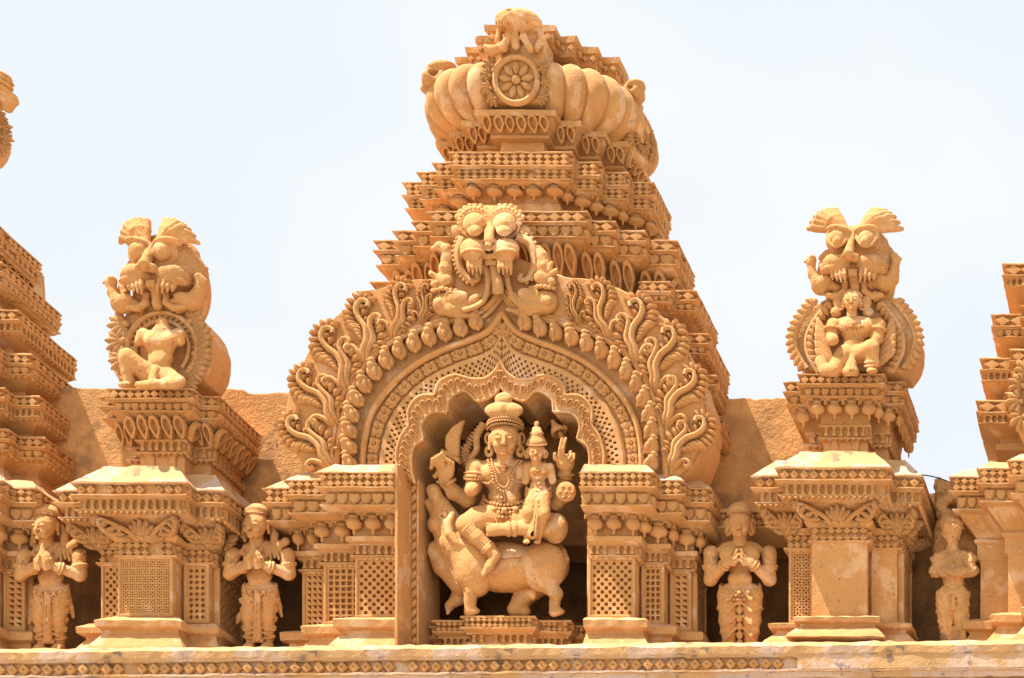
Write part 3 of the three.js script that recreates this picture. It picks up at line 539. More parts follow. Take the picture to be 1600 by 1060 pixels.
// ---------------------------------------------------------------- the great arch over the niche (origin 784, 1010)
const AX = 784, AZ = -6;
const arch = thing('niche_arch', 'great carved ogee arch with leaf scrolls, bird row and cusped opening', 'arch', AX, 1010, 0);
const half = (pts) => pts.map(([x, y]) => [x - AX, 1010 - y]);
const spline = (pts, n, tension = 'centripetal') => new THREE.CatmullRomCurve3(pts.map(([x, y]) => new V3(x, y, 0)), false, tension).getSpacedPoints(n).map((p) => [p.x, p.y]);
const mir = (pts) => pts.map(([x, y]) => [-x, y]);
const R0 = half([[492, 748], [468, 722], [451, 690], [443, 655], [446, 625], [462, 585], [480, 545], [503, 510], [530, 486], [560, 464], [600, 446], [640, 436], [676, 434], [712, 420], [746, 404], [784, 398]]);
const R0R = half([[1060, 748], [1084, 722], [1098, 690], [1104, 655], [1102, 625], [1090, 585], [1071, 545], [1047, 508], [1022, 482], [988, 458], [950, 442], [918, 434], [890, 432], [852, 418], [820, 404], [784, 398]]);
const R1 = half([[526, 750], [530, 700], [534, 677], [548, 621], [571, 577], [609, 541], [654, 520], [705, 505], [745, 492], [766, 478], [783, 456]]);
const R2 = half([[566, 750], [567, 700], [578, 651], [605, 609], [646, 572], [692, 547], [735, 531], [763, 517], [783.5, 490]]);
const R3 = half([[592, 750], [597, 696], [609, 658], [631, 625], [669, 591], [714, 569], [748, 557], [770, 545], [783.5, 522]]);
const R4s = half([[640, 750], [641, 700], [650, 665], [670, 640], [700, 618], [735, 604], [765, 590], [783.5, 566]]);
const lobes4 = [[[632, 748], [622, 722], [628, 690], [642, 668]], [[642, 668], [641, 645], [658, 624], [682, 622]], [[682, 622], [688, 603], [712, 591], [738, 597]], [[738, 597], [760, 596], [776, 584], [784, 568]]];
const lobes5 = [[[651, 760], [645, 735], [648, 702], [664, 690]], [[664, 690], [660, 668], [676, 648], [701, 648]], [[701, 648], [704, 628], [728, 614], [747, 631]], [[747, 631], [764, 626], [778, 616], [784, 603]]];
const lobeLine = (ls, n = 9) => { const o = []; ls.forEach((l, i) => { const q = spline(half(l), n); o.push(...(i ? q.slice(1) : q)); }); return o; };
const O5 = [[651 - AX, 2], ...lobeLine(lobes5)], O4 = lobeLine(lobes4);
{
  const o0 = spline(R0, 60), out = o0.map(([x, y], i) => [x + 2.4 * noise(i * .7, 1), y + 2 * noise(i * .6, 7)]), outR = spline(R0R, 60).map(([x, y], i) => [x + 2.2 * noise(i * .7, 21), y + 2 * noise(i * .6, 27)]).reverse();
  const o5 = lobeLine(lobes5);
  const s = shp([[651 - AX, 258], ...o5.slice(1), ...mir(o5).reverse().slice(1, -1), [AX - 651, 258], ...outR.reverse(), ...out.slice().reverse()].filter((p, i, a) => !i || Math.hypot(p[0] - a[i - 1][0], p[1] - a[i - 1][1]) > .05));
  // order: opening left bottom -> apex -> right bottom -> outer right bottom -> top -> outer left
  const g = new THREE.ExtrudeGeometry(s, { depth: 70, bevelEnabled: true, bevelThickness: 2, bevelSize: 1.6, bevelOffset: -1.6, bevelSegments: 1 });
  g.translate(0, 0, AZ - 72); part('arch_panel', boxUV(g), M.stone, arch);
  for (const [ro, sd] of [[o0, 1], [spline(R0R, 60), -1]]) { // raised band that carries the leaf scrolls; the birds sit in the channel inside it
    const inner = spline(R1, 40).map(([x, y]) => [sd * x, y]).reverse(), pts = [...ro.map(([x, y]) => [x + sd * 4, y - 3]), ...inner];
    part('leaf_band', mv(ext(shp(pts), 12, 2), 0, 0, AZ - 2), M.stone3, arch);
  }
  const rib = (pts, r, nm, z = AZ) => { for (const q of [pts, mir(pts)]) part(nm, tubeG(q.map(([x, y]) => [x, y, z]), r, 60, 7), M.stone2, arch); };
  rib(spline(R1, 40), 5, 'stem_rib', AZ + 10); rib(spline(R1.map(([x, y]) => [x - 9, y + 4]), 40), 3.4, 'stem_rib', AZ + 10);
  rib(spline(R2, 40), 5, 'arch_rim', AZ + 6); rib(spline(R3, 40), 3.2, 'arch_rim', AZ + 3); 
  // flower band floor sits back between the rims; raised plate carrying the pierced band
  for (const s of [1, -1]) {
    const a = spline(R3, 64), b = spline(R4s, 64), J = 7, pos = [], zt = AZ + 8, zb = AZ - 1;
    const P = (u, v, z) => { const i = Math.min(63, Math.floor(u)), f = u - i, A = [a[i][0] + (a[i + 1][0] - a[i][0]) * f, a[i][1] + (a[i + 1][1] - a[i][1]) * f], B = [b[i][0] + (b[i + 1][0] - b[i][0]) * f, b[i][1] + (b[i + 1][1] - b[i][1]) * f]; return [s * (A[0] + (B[0] - A[0]) * v), A[1] + (B[1] - A[1]) * v, z]; };
    const q = (A, B, C, D) => pos.push(...A, ...B, ...C, ...A, ...C, ...D);
    const NU = 62;
    for (let i = 0; i < NU; i++) for (let j = 0; j < J; j++) {
      const u0 = i * 64 / NU, u1 = (i + 1) * 64 / NU, v0 = j / J, v1 = (j + 1) / J;
      if ((i + j) % 2 || j === 0) { q(P(u0, v0, zt), P(u1, v0, zt), P(u1, v1, zt), P(u0, v1, zt)); continue; }
      const e = .1, a0 = u0 + (u1 - u0) * e, a1 = u1 - (u1 - u0) * e, b0 = v0 + (v1 - v0) * e, b1 = v1 - (v1 - v0) * e;
      q(P(u0, v0, zt), P(u1, v0, zt), P(a1, b0, zt), P(a0, b0, zt)); q(P(u1, v0, zt), P(u1, v1, zt), P(a1, b1, zt), P(a1, b0, zt)); q(P(u1, v1, zt), P(u0, v1, zt), P(a0, b1, zt), P(a1, b1, zt)); q(P(u0, v1, zt), P(u0, v0, zt), P(a0, b0, zt), P(a0, b1, zt));
      q(P(a0, b0, zt), P(a1, b0, zt), P(a1, b0, zb), P(a0, b0, zb)); q(P(a1, b0, zt), P(a1, b1, zt), P(a1, b1, zb), P(a1, b0, zb)); q(P(a1, b1, zt), P(a0, b1, zt), P(a0, b1, zb), P(a1, b1, zb)); q(P(a0, b1, zt), P(a0, b0, zt), P(a0, b0, zb), P(a0, b1, zb));
    }
    for (let i = 0; i < 64; i++) q(P(i, 0, zt), P(i + 1, 0, zt), P(i + 1, 0, zb), P(i, 0, zb));
    const g = new THREE.BufferGeometry(); g.setAttribute('position', new THREE.Float32BufferAttribute(pos, 3)); g.computeVertexNormals(); part('pierced_band', boxUV(g), M.stone, arch);
  }
  // flowers and leaves
  for (const s of [1, -1]) {
    const c = new THREE.CatmullRomCurve3(spline(R2, 40).map((p, i) => { const q = spline(R3, 40)[i]; return new V3((p[0] + q[0]) / 2, (p[1] + q[1]) / 2, AZ + 1); })), n = 27;
    for (let k = 0; k < n; k++) {
      const t = (k + .5) / n, p = c.getPointAt(t), d = c.getTangentAt(t), o = part(k % 2 ? 'foliage_sprig' : 'carved_flower', k % 2 ? PC.foliage : PC.flower, tones[k % 3], arch);
      o.position.set(s * p.x, p.y, p.z); o.rotation.z = s * (Math.atan2(d.y, d.x) - Math.PI / 2) + (rnd() - .5) * .3; const w = k % 2 ? 20 : 23; o.scale.set(w, w * (k % 2 ? 1.05 : 1), 24);
    }
  }
  // bird row
  for (const s of [1, -1]) {
    const c = new THREE.CatmullRomCurve3(half([[549, 738], [548, 695], [549, 670], [554, 645], [564, 621], [577, 598], [594, 579], [612, 563], [635, 548], [658, 538], [681, 529], [706, 522], [732, 514], [760, 500]]).map(([x, y]) => new V3(x, y, AZ + 12))), n = 14;
    for (let k = 0; k < n; k++) { const t = (k + .35) / n, p = c.getPointAt(t), d = c.getTangentAt(t), o = part('carved_bird', PC.bird, tones[k % 3], arch); o.position.set(s * p.x, p.y, p.z); o.rotation.z = s * ((Math.atan2(d.y, d.x) - Math.PI / 2) * .45 + .15 + (rnd() - .5) * .25); const w = 27.5 + rnd() * 2; o.scale.set(s * w, w * .92, w * 1.1); }
  }
  // cusped border: plate, rims and small petals
  for (const s of [1, -1]) {
    const pts = [...O4, ...lobeLine(lobes5).slice().reverse()].map(([x, y]) => [s * x, y]);
    part('cusped_border', mv(ext(shp(s > 0 ? pts : pts.slice().reverse()), 14, 2), 0, 0, AZ - 1), M.stone2, arch);
    lobes4.forEach((l4, i) => {
      const a = spline(half(l4), 12), b = spline(half(lobes5[i]), 12);
      part('cusp_rim', tubeG(a.map(([x, y]) => [s * x, y, AZ + 13]), 2.6, 16, 6), M.stone, arch); part('cusp_rim', tubeG(b.map(([x, y]) => [s * x, y, AZ + 12]), 2.6, 16, 6), M.stone, arch);
      const c = new THREE.CatmullRomCurve3(a.map((p, k) => new V3((p[0] * .5 + b[k][0] * .5), (p[1] * .5 + b[k][1] * .5), AZ + 12))), L = c.getLength(), n = Math.max(3, Math.round(L / 11));
      for (let k = 0; k < n; k++) { const t = (k + .5) / n, p = c.getPointAt(t), A = spline(half(l4), 12), ta = new V3(A[Math.round(t * 12)][0] - p.x, A[Math.round(t * 12)][1] - p.y, 0), o = part('border_petal', PC.petal, tones[k % 3], arch); o.position.set(s * p.x, p.y, p.z); o.rotation.z = Math.atan2(ta.y, s * ta.x) - Math.PI / 2; o.scale.set(12.5, 15.5, 13); }
    });
  }
  // ogee fillet above the birds
  for (const s of [1, -1]) part('ogee_fillet', tubeG(half([[742, 503], [764, 487], [784, 462]]).map(([x, y]) => [s * x, y, AZ + 5]), 4, 12, 6), M.stone, arch);
}
// jambs of the opening
{
  for (const s of [1, -1]) {
    const x0 = 636 - AX, x1 = 651 - AX, g = box(Math.min(s * x0, s * x1), Math.max(s * x0, s * x1), -6, 262, AZ - 72, AZ, .5); part('jamb', g, M.stone, arch);
    for (const x of [638 - AX, 650 - AX]) part('jamb_rim', tubeG([[s * x, -4, AZ + 2], [s * x, 130, AZ + 2], [s * x, 262, AZ + 2]], 2.6, 20, 6), M.stone2, arch);
    for (let k = 0; k < 17; k++) { const o = part('border_petal', PC.seed, tones[k % 3], arch); o.position.set(s * (644.2 - AX), 8 + k * 15, AZ + .5); o.rotation.z = s * -.55; o.scale.set(14, 17, 16); }
  }
}
// leaf scrolls
const scrollStem = fuse(
  tubeG([[2, -6, 1], [1, 14, 3], [7, 32, 4], [5, 52, 4.5], [-5, 70, 4.5], [-8, 86, 5], [0, 98, 5], [9, 94, 5], [8, 86, 5]], (t) => (5.8 - 2.6 * t) * Math.min(1, .3 + t * 7), 34, 7),
  tubeG([[6, -6, 1], [8, 16, 3], [15, 34, 4], [12, 52, 5], [12, 66, 5], [20, 74, 5], [27, 68, 5], [24, 62, 5]], (t) => (5 - 2 * t) * Math.min(1, .3 + t * 6), 28, 7),
  tubeG([[-2, -4, 1], [-6, 12, 3], [-14, 22, 4], [-22, 20, 5], [-22, 12, 5], [-16, 12, 5]], (t) => (4.6 - 1.4 * t) * Math.min(1, .3 + t * 5), 18, 7),
  tubeG([[9, -2, 1], [16, 14, 3], [22, 16, 4], [25, 10, 4]], (t) => 3.4 - 1.2 * t, 10, 6));
const leaflet = rings(leafO, [[1, 0], [.9, .3], [.35, .52]]);
const leafSpots = []; // x, y, angle, width, length: combs of leaflets along the stems
{
  const comb = (pts, t0, t1, n, side, out, w, l) => { const c = new THREE.CatmullRomCurve3(pts.map(([x, y]) => new V3(x, y, 0))); for (let k = 0; k < n; k++) { const t = t0 + (t1 - t0) * k / (n - 1), p = c.getPointAt(t), d = c.getTangentAt(t), nx = -d.y * side, ny = d.x * side, ax = nx * .9 + d.x * .5, ay = ny * .9 + d.y * .5, f = .75 + .35 * Math.sin(Math.PI * (k + .5) / n); leafSpots.push([p.x + ax * out * f, p.y + ay * out * f, Math.atan2(ay, ax) - Math.PI / 2, w * f, l * f]); } };
  const A = [[2, -6], [1, 14], [7, 32], [5, 52], [-5, 70], [-8, 86], [0, 98]], B = [[6, -6], [8, 16], [15, 34], [12, 52], [12, 66], [20, 74]];
  comb(A, .3, .84, 9, 1, 15, 13, 19); comb(A, .6, .84, 3, -1, 10, 9, 13); comb(B, .3, .86, 7, -1, 13, 12, 17);
  for (let k = 0; k < 5; k++) { const a = -1.2 + k * .62; leafSpots.push([-1 - 14 * Math.sin(a), 95 + 13 * Math.cos(a), a, 11, 17]); }
}
for (const s of [1, -1]) {
  [[[524, 738], [452, 652], 1.05], [[531, 672], [472, 576], 1.02], [[549, 618], [514, 506], .98], [[578, 573], [578, 462], .98], [[622, 536], [644, 440], .92], [[668, 516], [680, 446], .72]].forEach(([b, e, k], i) => {
    const [bx, by] = half([b])[0], [ex0, ey] = half([e])[0], ex = s > 0 ? ex0 : bx + (ex0 - bx) * (i < 3 ? .84 : .97), L = Math.hypot(ex - bx, ey - by), st = part('leaf_scroll', scrollStem, tones[i % 3], arch);
    st.position.set(s * (bx - 8), by + 6, AZ + 8); st.rotation.z = s * (Math.atan2(ey - by, ex - bx) - Math.PI / 2); const w = i > 4 ? .8 : i > 3 ? 1 : 1.12; st.scale.set(s * L / 112 * w, L / 119, 1.7);
    if (s < 0) st.scale.x *= 1;
    for (const [x, y, a, lw, ll] of leafSpots) { const o = part('leaflet', leaflet, tones[Math.floor(rnd() * 3)], st); o.position.set(x + rnd() - .5, y + rnd() - .5, 0); o.rotation.z = a + (rnd() - .5) * .2; o.scale.set(lw * 1.15, ll * (1.02 + rnd() * .12), 14); }
  });
}
{ // niche chamber behind the arch
  const t = thing('niche_chamber', 'dark recessed chamber behind the rider and bull', 'niche', AX, 1010, 0);
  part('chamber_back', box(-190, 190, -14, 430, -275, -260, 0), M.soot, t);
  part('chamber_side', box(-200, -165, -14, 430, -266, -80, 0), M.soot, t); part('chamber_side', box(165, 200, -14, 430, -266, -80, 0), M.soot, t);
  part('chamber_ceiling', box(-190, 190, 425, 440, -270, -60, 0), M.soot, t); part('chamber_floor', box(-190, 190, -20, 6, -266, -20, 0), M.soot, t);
  const p = thing('carved_pedestal', 'low stepped pedestal with pierced bands under the bull', 'pedestal', AX, 1010, 0);
  const plan = [[-134, -78], [-134, -44], [-116, -44], [-116, -22], [-64, -22], [-64, -6], [48, -6], [48, -22], [98, -22], [98, -44], [134, -44], [134, -78]];
  part('pedestal_body', mold(plan, [[-12, -2], [-12, 3], [-6, 6], ...ch(-4, 7, 25, 5, 2.5), [0, 27], ...ch(3, 29, 48, 5, 2.5), [0, 50], [-34, 64], [-58, 73]], { amp: .6 }), M.stone, p);
  frieze(p, 'spool', PC.spool, plan, -8.5, 16, 11, { sx: .95, sy: 1.1, sz: .5 }); frieze(p, 'pendant_tooth', PC.tooth, plan, -5, 5, 10, { d: 5, sx: .9, sy: .6, sz: .4 });
  frieze(p, 'diamond', PC.gem, plan, -1.6, 34.2, 9, { sx: 1, sy: .9, sz: .45 }); frieze(p, 'diamond', PC.gem, plan, -1.6, 42.6, 9, { sx: 1, sy: .9, sz: .45 });
}
// ---------------------------------------------------------------- figures
// head with face: centre c, half width w, yaw shifts features sideways
function headField(c, w, { yaw = 0, h = .9, ears = true, smile = 0 } = {}) {
  const [x, y, z] = c, H = w * 1.28, s = new Sculpt(x - w * 1.7, x + w * 1.7, y - H * 1.5, y + H * 1.35, z - w * 1.3, z + w * 1.6, h, w * .14), f = (u, v, d = 0) => [x + (u * Math.cos(yaw) + Math.sin(yaw) * (.9 + d)) * w, y + v * H, z + ((.9 + d) * Math.cos(yaw) - u * Math.sin(yaw)) * w];
  s.ell([x, y + H * .12, z], [w, H * .86, w * .98]); s.ell([x + Math.sin(yaw) * w * .15, y - H * .45, z + w * .16], [w * .74, H * .52, w * .72]);
  s.cap([x, y - H * .6, z - w * .1], [x, y - H * 1.3, z - w * .2], w * .55, w * .62);
  for (const e of [-1, 1]) {
    s.ell(f(e * .4, .1, -.08), [w * .27, H * .105, w * .2], 0, .6); s.ell(f(e * .4, .095, .0), [w * .2, H * .075, w * .16], 0, .5);
    s.groove([f(e * .16, .04, .06), f(e * .4, -.01, .1), f(e * .64, .05, -.05)], w * .035); s.groove([f(e * .16, .13, .04), f(e * .4, .215, .06), f(e * .66, .13, -.08)], w * .03);
    s.cap(f(e * .14, .27, .0), f(e * .44, .37, -.06), w * .06, w * .05, w * .08); s.cap(f(e * .44, .37, -.06), f(e * .72, .27, -.24), w * .05, w * .03, w * .08);
    s.ell(f(e * .45, -.3, -.2), [w * .3, H * .2, w * .22], 0, w * .2);
    if (ears) { s.ell([x + e * w * 1.02, y + H * .05, z - w * .05], [w * .16, H * .28, w * .22]); s.cap([x + e * w * 1.04, y - H * .2, z], [x + e * w * 1.08, y - H * .5, z], w * .1, w * .12); }
  }
  s.chain([[...f(0, .3, -.02), w * .1], [...f(0, -.1, .22), w * .13], [...f(0, -.2, .26), w * .16]], w * .1); for (const e of [-1, 1]) s.ell(f(e * .15, -.2, .12), [w * .12, H * .07, w * .12], 0, w * .06);
  s.ell(f(0, -.42, .04), [w * .3, H * .055, w * .14], 0, w * .05); s.ell(f(0, -.53, .02), [w * .24, H * .06, w * .14], 0, w * .05); s.groove([f(-.34, -.455 + smile, .0), f(0, -.475, .2), f(.34, -.455 + smile, .0)], w * .045);
  s.ell(f(0, -.74, -.04), [w * .24, H * .14, w * .2], 0, w * .15);
  return s;
}
const armBand = (s, a, b, t, R, r = 2) => { const c = [0, 1, 2].map((i) => a[i] + (b[i] - a[i]) * t), d = new V3(b[0] - a[0], b[1] - a[1], b[2] - a[2]).normalize(), e = new THREE.Euler().setFromQuaternion(new THREE.Quaternion().setFromUnitVectors(new V3(0, 0, 1), d)); const q = new V3(0, 0, 0); const N = 14, pts = []; const u = new V3(1, 0, 0).applyEuler(e), v = new V3(0, 1, 0).applyEuler(e); for (let k = 0; k <= N; k++) { const g = k / N * 2 * Math.PI; pts.push([c[0] + R * (u.x * Math.cos(g) + v.x * Math.sin(g)), c[1] + R * (u.y * Math.cos(g) + v.y * Math.sin(g)), c[2] + R * (u.z * Math.cos(g) + v.z * Math.sin(g))]); } for (let k = 0; k < N; k++) s.cap(pts[k], pts[k + 1], r, r, .8); return s; };
const loop = (c, rx, ry, rz, n = 20, a0 = 0, a1 = Math.PI * 2) => { const o = []; for (let k = 0; k <= n; k++) { const a = a0 + (a1 - a0) * k / n; o.push([c[0] + rx * Math.cos(a), c[1] + ry * Math.sin(a), c[2] + rz * Math.sin(a)]); } return o; };
function fingers(s, root, dirs, r = 1.9) { for (const [o, ...js] of dirs) { let p = [root[0] + o[0], root[1] + o[1], root[2] + o[2]]; let q = r; for (const j of js) { const n = [p[0] + j[0], p[1] + j[1], p[2] + j[2]]; s.cap(p, n, q, q * .9, .7); p = n; q *= .92; } } return s; }

// standing attendants with hands joined before the chest
function attendant(px, py, z, label, { lean = 0, mirror = 1, yaw = -.3, female = false, seedOff = 0, ends = 0 } = {}) {
  const t = thing('standing_statue', label, 'statue', px, py, z, 'standing statues in the bays'), m = mirror, s = new Sculpt(-66, 66, -8, 190, -34, 44, 1.15, 5);
  const hy = 118, A = (x, y, zz = 0) => [m * x, y, zz];
  if (!female) {
    s.ell(A(0, 150, -2), [30, 17, 15]); s.ell(A(-2, 132, 0), [23, 20, 15]); s.ell(A(0, 112, 1), [20, 15, 14]); s.ell(A(0, 104, 5), [16, 10, 13]);
    s.ell(A(2, 88, 0), [26, 16, 17]);
    for (const e of [-1, 1]) {
      const hip = A(e * 13 + 1, 84, 0), knee = A(e * 14, 48, 6), ank = A(e * 13.5, 12, 0);
      s.cap(hip, knee, 15.5, 12, 2.5); s.cap(knee, ank, 12, 8.5, 2.5); s.ell(A(e * 14, 2, 8), [9.5, 6, 14], 0, 3); for (let k = 0; k < 4; k++) s.ell(A(e * 14 - 6 + k * 4, 0, 21), [2.2, 3, 3], 0, .8);
      for (let k = 0; k < 9; k++) { const y = 78 - k * 7.2, w = 16.5 - k * .75, x = e * 13.6; s.cap(A(x - e * w * .7, y + 3, 12), A(x + e * w * .2, y - 1, 16.5 - k * .6), 2, 2.2, 1); s.cap(A(x + e * w * .2, y - 1, 16.5 - k * .6), A(x + e * w, y - 4 + (k % 2) * 3, 4), 2.2, 2, 1); }
      armBand(s, knee, ank, .9, 9.5, 2);
    }
    s.groove([A(-7, 76, 20), A(-8, 16, 16)], 1.8); s.groove([A(8, 76, 20), A(8, 16, 16)], 1.8); s.cap(A(1, 84, 18), A(0, 14, 14), 4.5, 7, .8); s.box(A(0, 10, 12), [9, 3, 4], 0, 1.5); for (let k = -1; k <= 1; k++) s.groove([A(k * 3 + .5, 80, 21), A(k * 5, 14, 20)], .9);
    s.chain([[...A(25, 84, -2), 4], [...A(29, 62, -4), 5], [...A(33, 48, -4), 2.5]], 2); s.chain([[...A(-25, 62, -4), 3], [...A(-32, 46, -6), 6], [...A(-36, 38, -6), 3]], 2);
  } else {
    s.ell(A(0, 150, -2), [34, 14, 14]); s.ell(A(0, 136, 0), [27, 17, 14]); s.ell(A(0, 118, 0), [17, 14, 12]); s.ell(A(0, 103, 5), [19, 14, 15]); s.groove([A(-15, 97, 18), A(0, 93, 21.5), A(15, 97, 18)], .9);
    for (const e of [-1, 1]) s.ell(A(e * 17, 142, 12), [15, 14, 12], 0, 3);
    s.ell(A(0, 80, 0), [33, 18, 17]);
    for (const e of [-1, 1]) {
      const hip = A(e * 17, 76, 0), knee = A(e * 18, 38, 5), ank = A(e * 16, -4, 0); s.cap(hip, knee, 19, 14); s.cap(knee, ank, 14, 10.5);
      for (let k = 0; k < 4; k++) { const y = 74 - k * 19; s.chain([[...A(e * 6, y + 10, 18 - k), 2.6], [...A(e * 18, y - 2, 21.5 - k * 1.4), 3.2], [...A(e * 31 - e * k * 2, y - 14, 8), 3.8], [...A(e * 35 - e * k * 2.4, y - 18, 2), 2]], 1.6); s.chain([[...A(e * 5, y + 2, 14 - k), 1.2], [...A(e * 18, y - 8, 17 - k * 1.4), 1.6], [...A(e * 29 - e * k * 2, y - 18, 6), 2]], 1.2); }
    }
    for (let k = 0; k < 6; k++) s.ell(A(0, 68 - k * 13, 16 - k * .8), [5.2, 6.6, 5.2], 0, .8);
  }
  // arms: shoulder, elbow out to the side, forearm raised to joined hands
  const W = female ? 45 : 42;
  for (const e of [-1, 1]) {
    const sh = A(e * W, 143, -2), el = A(e * (female ? 46 : 46), female ? 102 : 114, 2), wr = A(e * (female ? 18 : 15), female ? 130 : 127, 22);
    s.cap(sh, el, 12.5, 10); s.cap(el, wr, 10, 7); armBand(s, sh, el, .5, 12, 2.4); armBand(s, sh, el, .6, 11.4, 1.8); armBand(s, el, wr, .78, 8.6, 2.2); armBand(s, el, wr, .9, 8, 1.6);
    for (let k = 0; k < 4; k++) s.groove([A(e * (W - 9), 153 - k * 4.6, 11.4), A(e * (W + 2), 151 - k * 4.6, 12.6), A(e * (W + 13), 152 - k * 4.6, 3)], .8);
    if (female) fingers(s, A(e * 14, 134, 24), [[[0, 0, 0], [-e * m * 8, 8, 3], [-e * m * 3, 7, 1]], [[0, -3, 1], [-e * m * 9, 5, 4], [-e * m * 4, 6, 0]], [[0, -6, 1], [-e * m * 9, 2, 3], [-e * m * 4, 4, 0]], [[2 * e * m, -8, 0], [-e * m * 8, -1, 3], [-e * m * 3, 2, 0]], [[e * m * 1, 4, -1], [-e * m * 4, 8, -1]]], 2.4);
  }
  if (!female) { // joined palms round a bud
    s.ell(A(-2, 138, 27), [13, 14, 9], 0, 3); s.cap(A(-3, 146, 28), A(-4, 163, 27), 6.5, 1.6, 3);
    for (const e of [-1, 1]) fingers(s, A(e * 12 - 2, 126, 31), [[[0, 0, 0], [-e * m * 2, 12, 4], [-e * m * 5, 8, 0]], [[-e * m * 2.5, -1, 2], [-e * m * 2, 12, 3], [-e * m * 4, 7, 0]], [[-e * m * 5, -2, 3], [-e * m * 1, 10, 3], [-e * m * 2, 6, 0]], [[-e * m * 7.5, -2, 3], [0, 9, 2], [-e * m, 5, 0]], [[e * m * 2, 4, -3], [-e * m * 1, 10, 3]]], 2.5);
    s.groove([A(-2, 124, 37), A(-3, 152, 37)], 1.2); s.apply([-30, 84, -24, 30, 108, 26], (x, y, z) => { const d = Math.hypot(x / 25.5, z / 18), e = Math.abs(y - 95 + 5 * z / 19) - 3.6; return Math.max((d - 1) * 18, e); }, 2, 0);
  }
  s.wear(.35, .2, seedOff); const body = s.build();
  const hc = A(lean, female ? 188 : 190, 8), hw = female ? 18 : 18.5, hs = headField(hc, hw, { yaw: yaw * m, h: .8 });
  const fig = part('figure', fuse(body, hs.wear(.2, .3, seedOff).build()), M.stone2, t);
  // headdress
  const hd = new Sculpt(-40 + hc[0], 40 + hc[0], 175, 238, -30, 34, 1, 3); hd.ell([hc[0] - 1 * m, hc[1] + 20, hc[2] - 6], [hw * 1.02, 15, hw * .95]); for (const k of [0]) hd.ring([hc[0] - 1, hc[1] + 18, hc[2] - 7], hw * 1.0, 2.2, { rx: Math.PI / 2 - .55, k: 1.5 });
  part('headdress', hd.build(), M.stone, t);
  part('headdress_beads', beads(loop([hc[0] - 1, hc[1] + 15, hc[2] - 6], hw * 1.0, 5, hw * 1.04, 24, -.2, Math.PI + .2), 1.5, 2.1), M.stone3, t);
  if (!female) { const lk = new Sculpt(-70, 70, 120, 215, -30, 30, 1.2, 3); lk.chain([[...A(20 + lean, 190, -4), 4], [...A(26 + lean, 176, -2), 6.5], [...A(28 + lean, 160, 2), 7], [...A(36 + lean, 158, 4), 6], [...A(45 + lean, 164, 4), 7]], 2); lk.chain([[...A(-17 + lean, 186, -2), 4], [...A(-20 + lean, 174, 0), 5], [...A(-18 + lean, 166, 4), 3]], 2); for (let k = 0; k < 5; k++) lk.cap(A(12 + k * 5, 156, 14 - k * 2), A(14 + k * 6, 140 - (k % 2) * 3, 15 - k * 2), 3, 2.2, 1.2); part('hair_lock', lk.build(), M.stone3, t); }
  else for (const e of [-1, 1]) { const er = new Sculpt(hc[0] - 34, hc[0] + 34, 150, 200, -20, 25, 1, 1); er.ring([hc[0] + e * 18, hc[1] - 10, hc[2] - 2], 4, 2.4, { ry: e * .5, ey: 1.25, k: 1 }); er.ring([hc[0] + e * 19, hc[1] + 1, hc[2] - 3], 4.4, 2, { ry: e * .5, ey: 1.5, k: 1 }); part('earring', er.build(), M.stone3, t); }
  // necklace, belt
  part('necklace', fuse(beads(loop([hc[0] * .6, 160, 0], 19, -13, 15, 18, 0, Math.PI), 1.9), beads(loop([0, 158, 2], 25, -20, 19, 20, 0, Math.PI), 1.5)), M.stone3, t);
  const bx = female ? 31 : 25, by = female ? 92 : 96, bz = female ? 20 : 18;
  part('girdle', fuse(beads(loop([0, by, 0], bx, -7, bz, 26, -.3, Math.PI + .3), 2.7), beads(loop([0, by - 5, 0], bx + 1, -9, bz + 1, 26, -.3, Math.PI + .3), 2.5), ...(female ? [beads(loop([0, by - 10, 0], bx + 1, -11, bz + 1, 26, 0, Math.PI), 2.6)] : []), ...[-.9, -.45, 0, .45, .9].map((a) => ball(4, bx * Math.sin(a), by - 7 * Math.cos(a) - 3, bz * Math.cos(a) + 2))), M.stone3, t);
  shear(t, .47, female ? .22 : .3); return t;
}
attendant(405, 1011, -34, 'statue joining hands round a bud, on the right of the star-pierced pavilion', { lean: -4, seedOff: 3 });
attendant(79, 1013, -34, 'statue with hands joined and hanging locks at the far left bay', { lean: -6, yaw: -.38, seedOff: 17 });
attendant(1156, 1008, -40, 'statue of a woman with beaded girdle and hands crossed at her chest', { female: true, yaw: 0, seedOff: 29 });

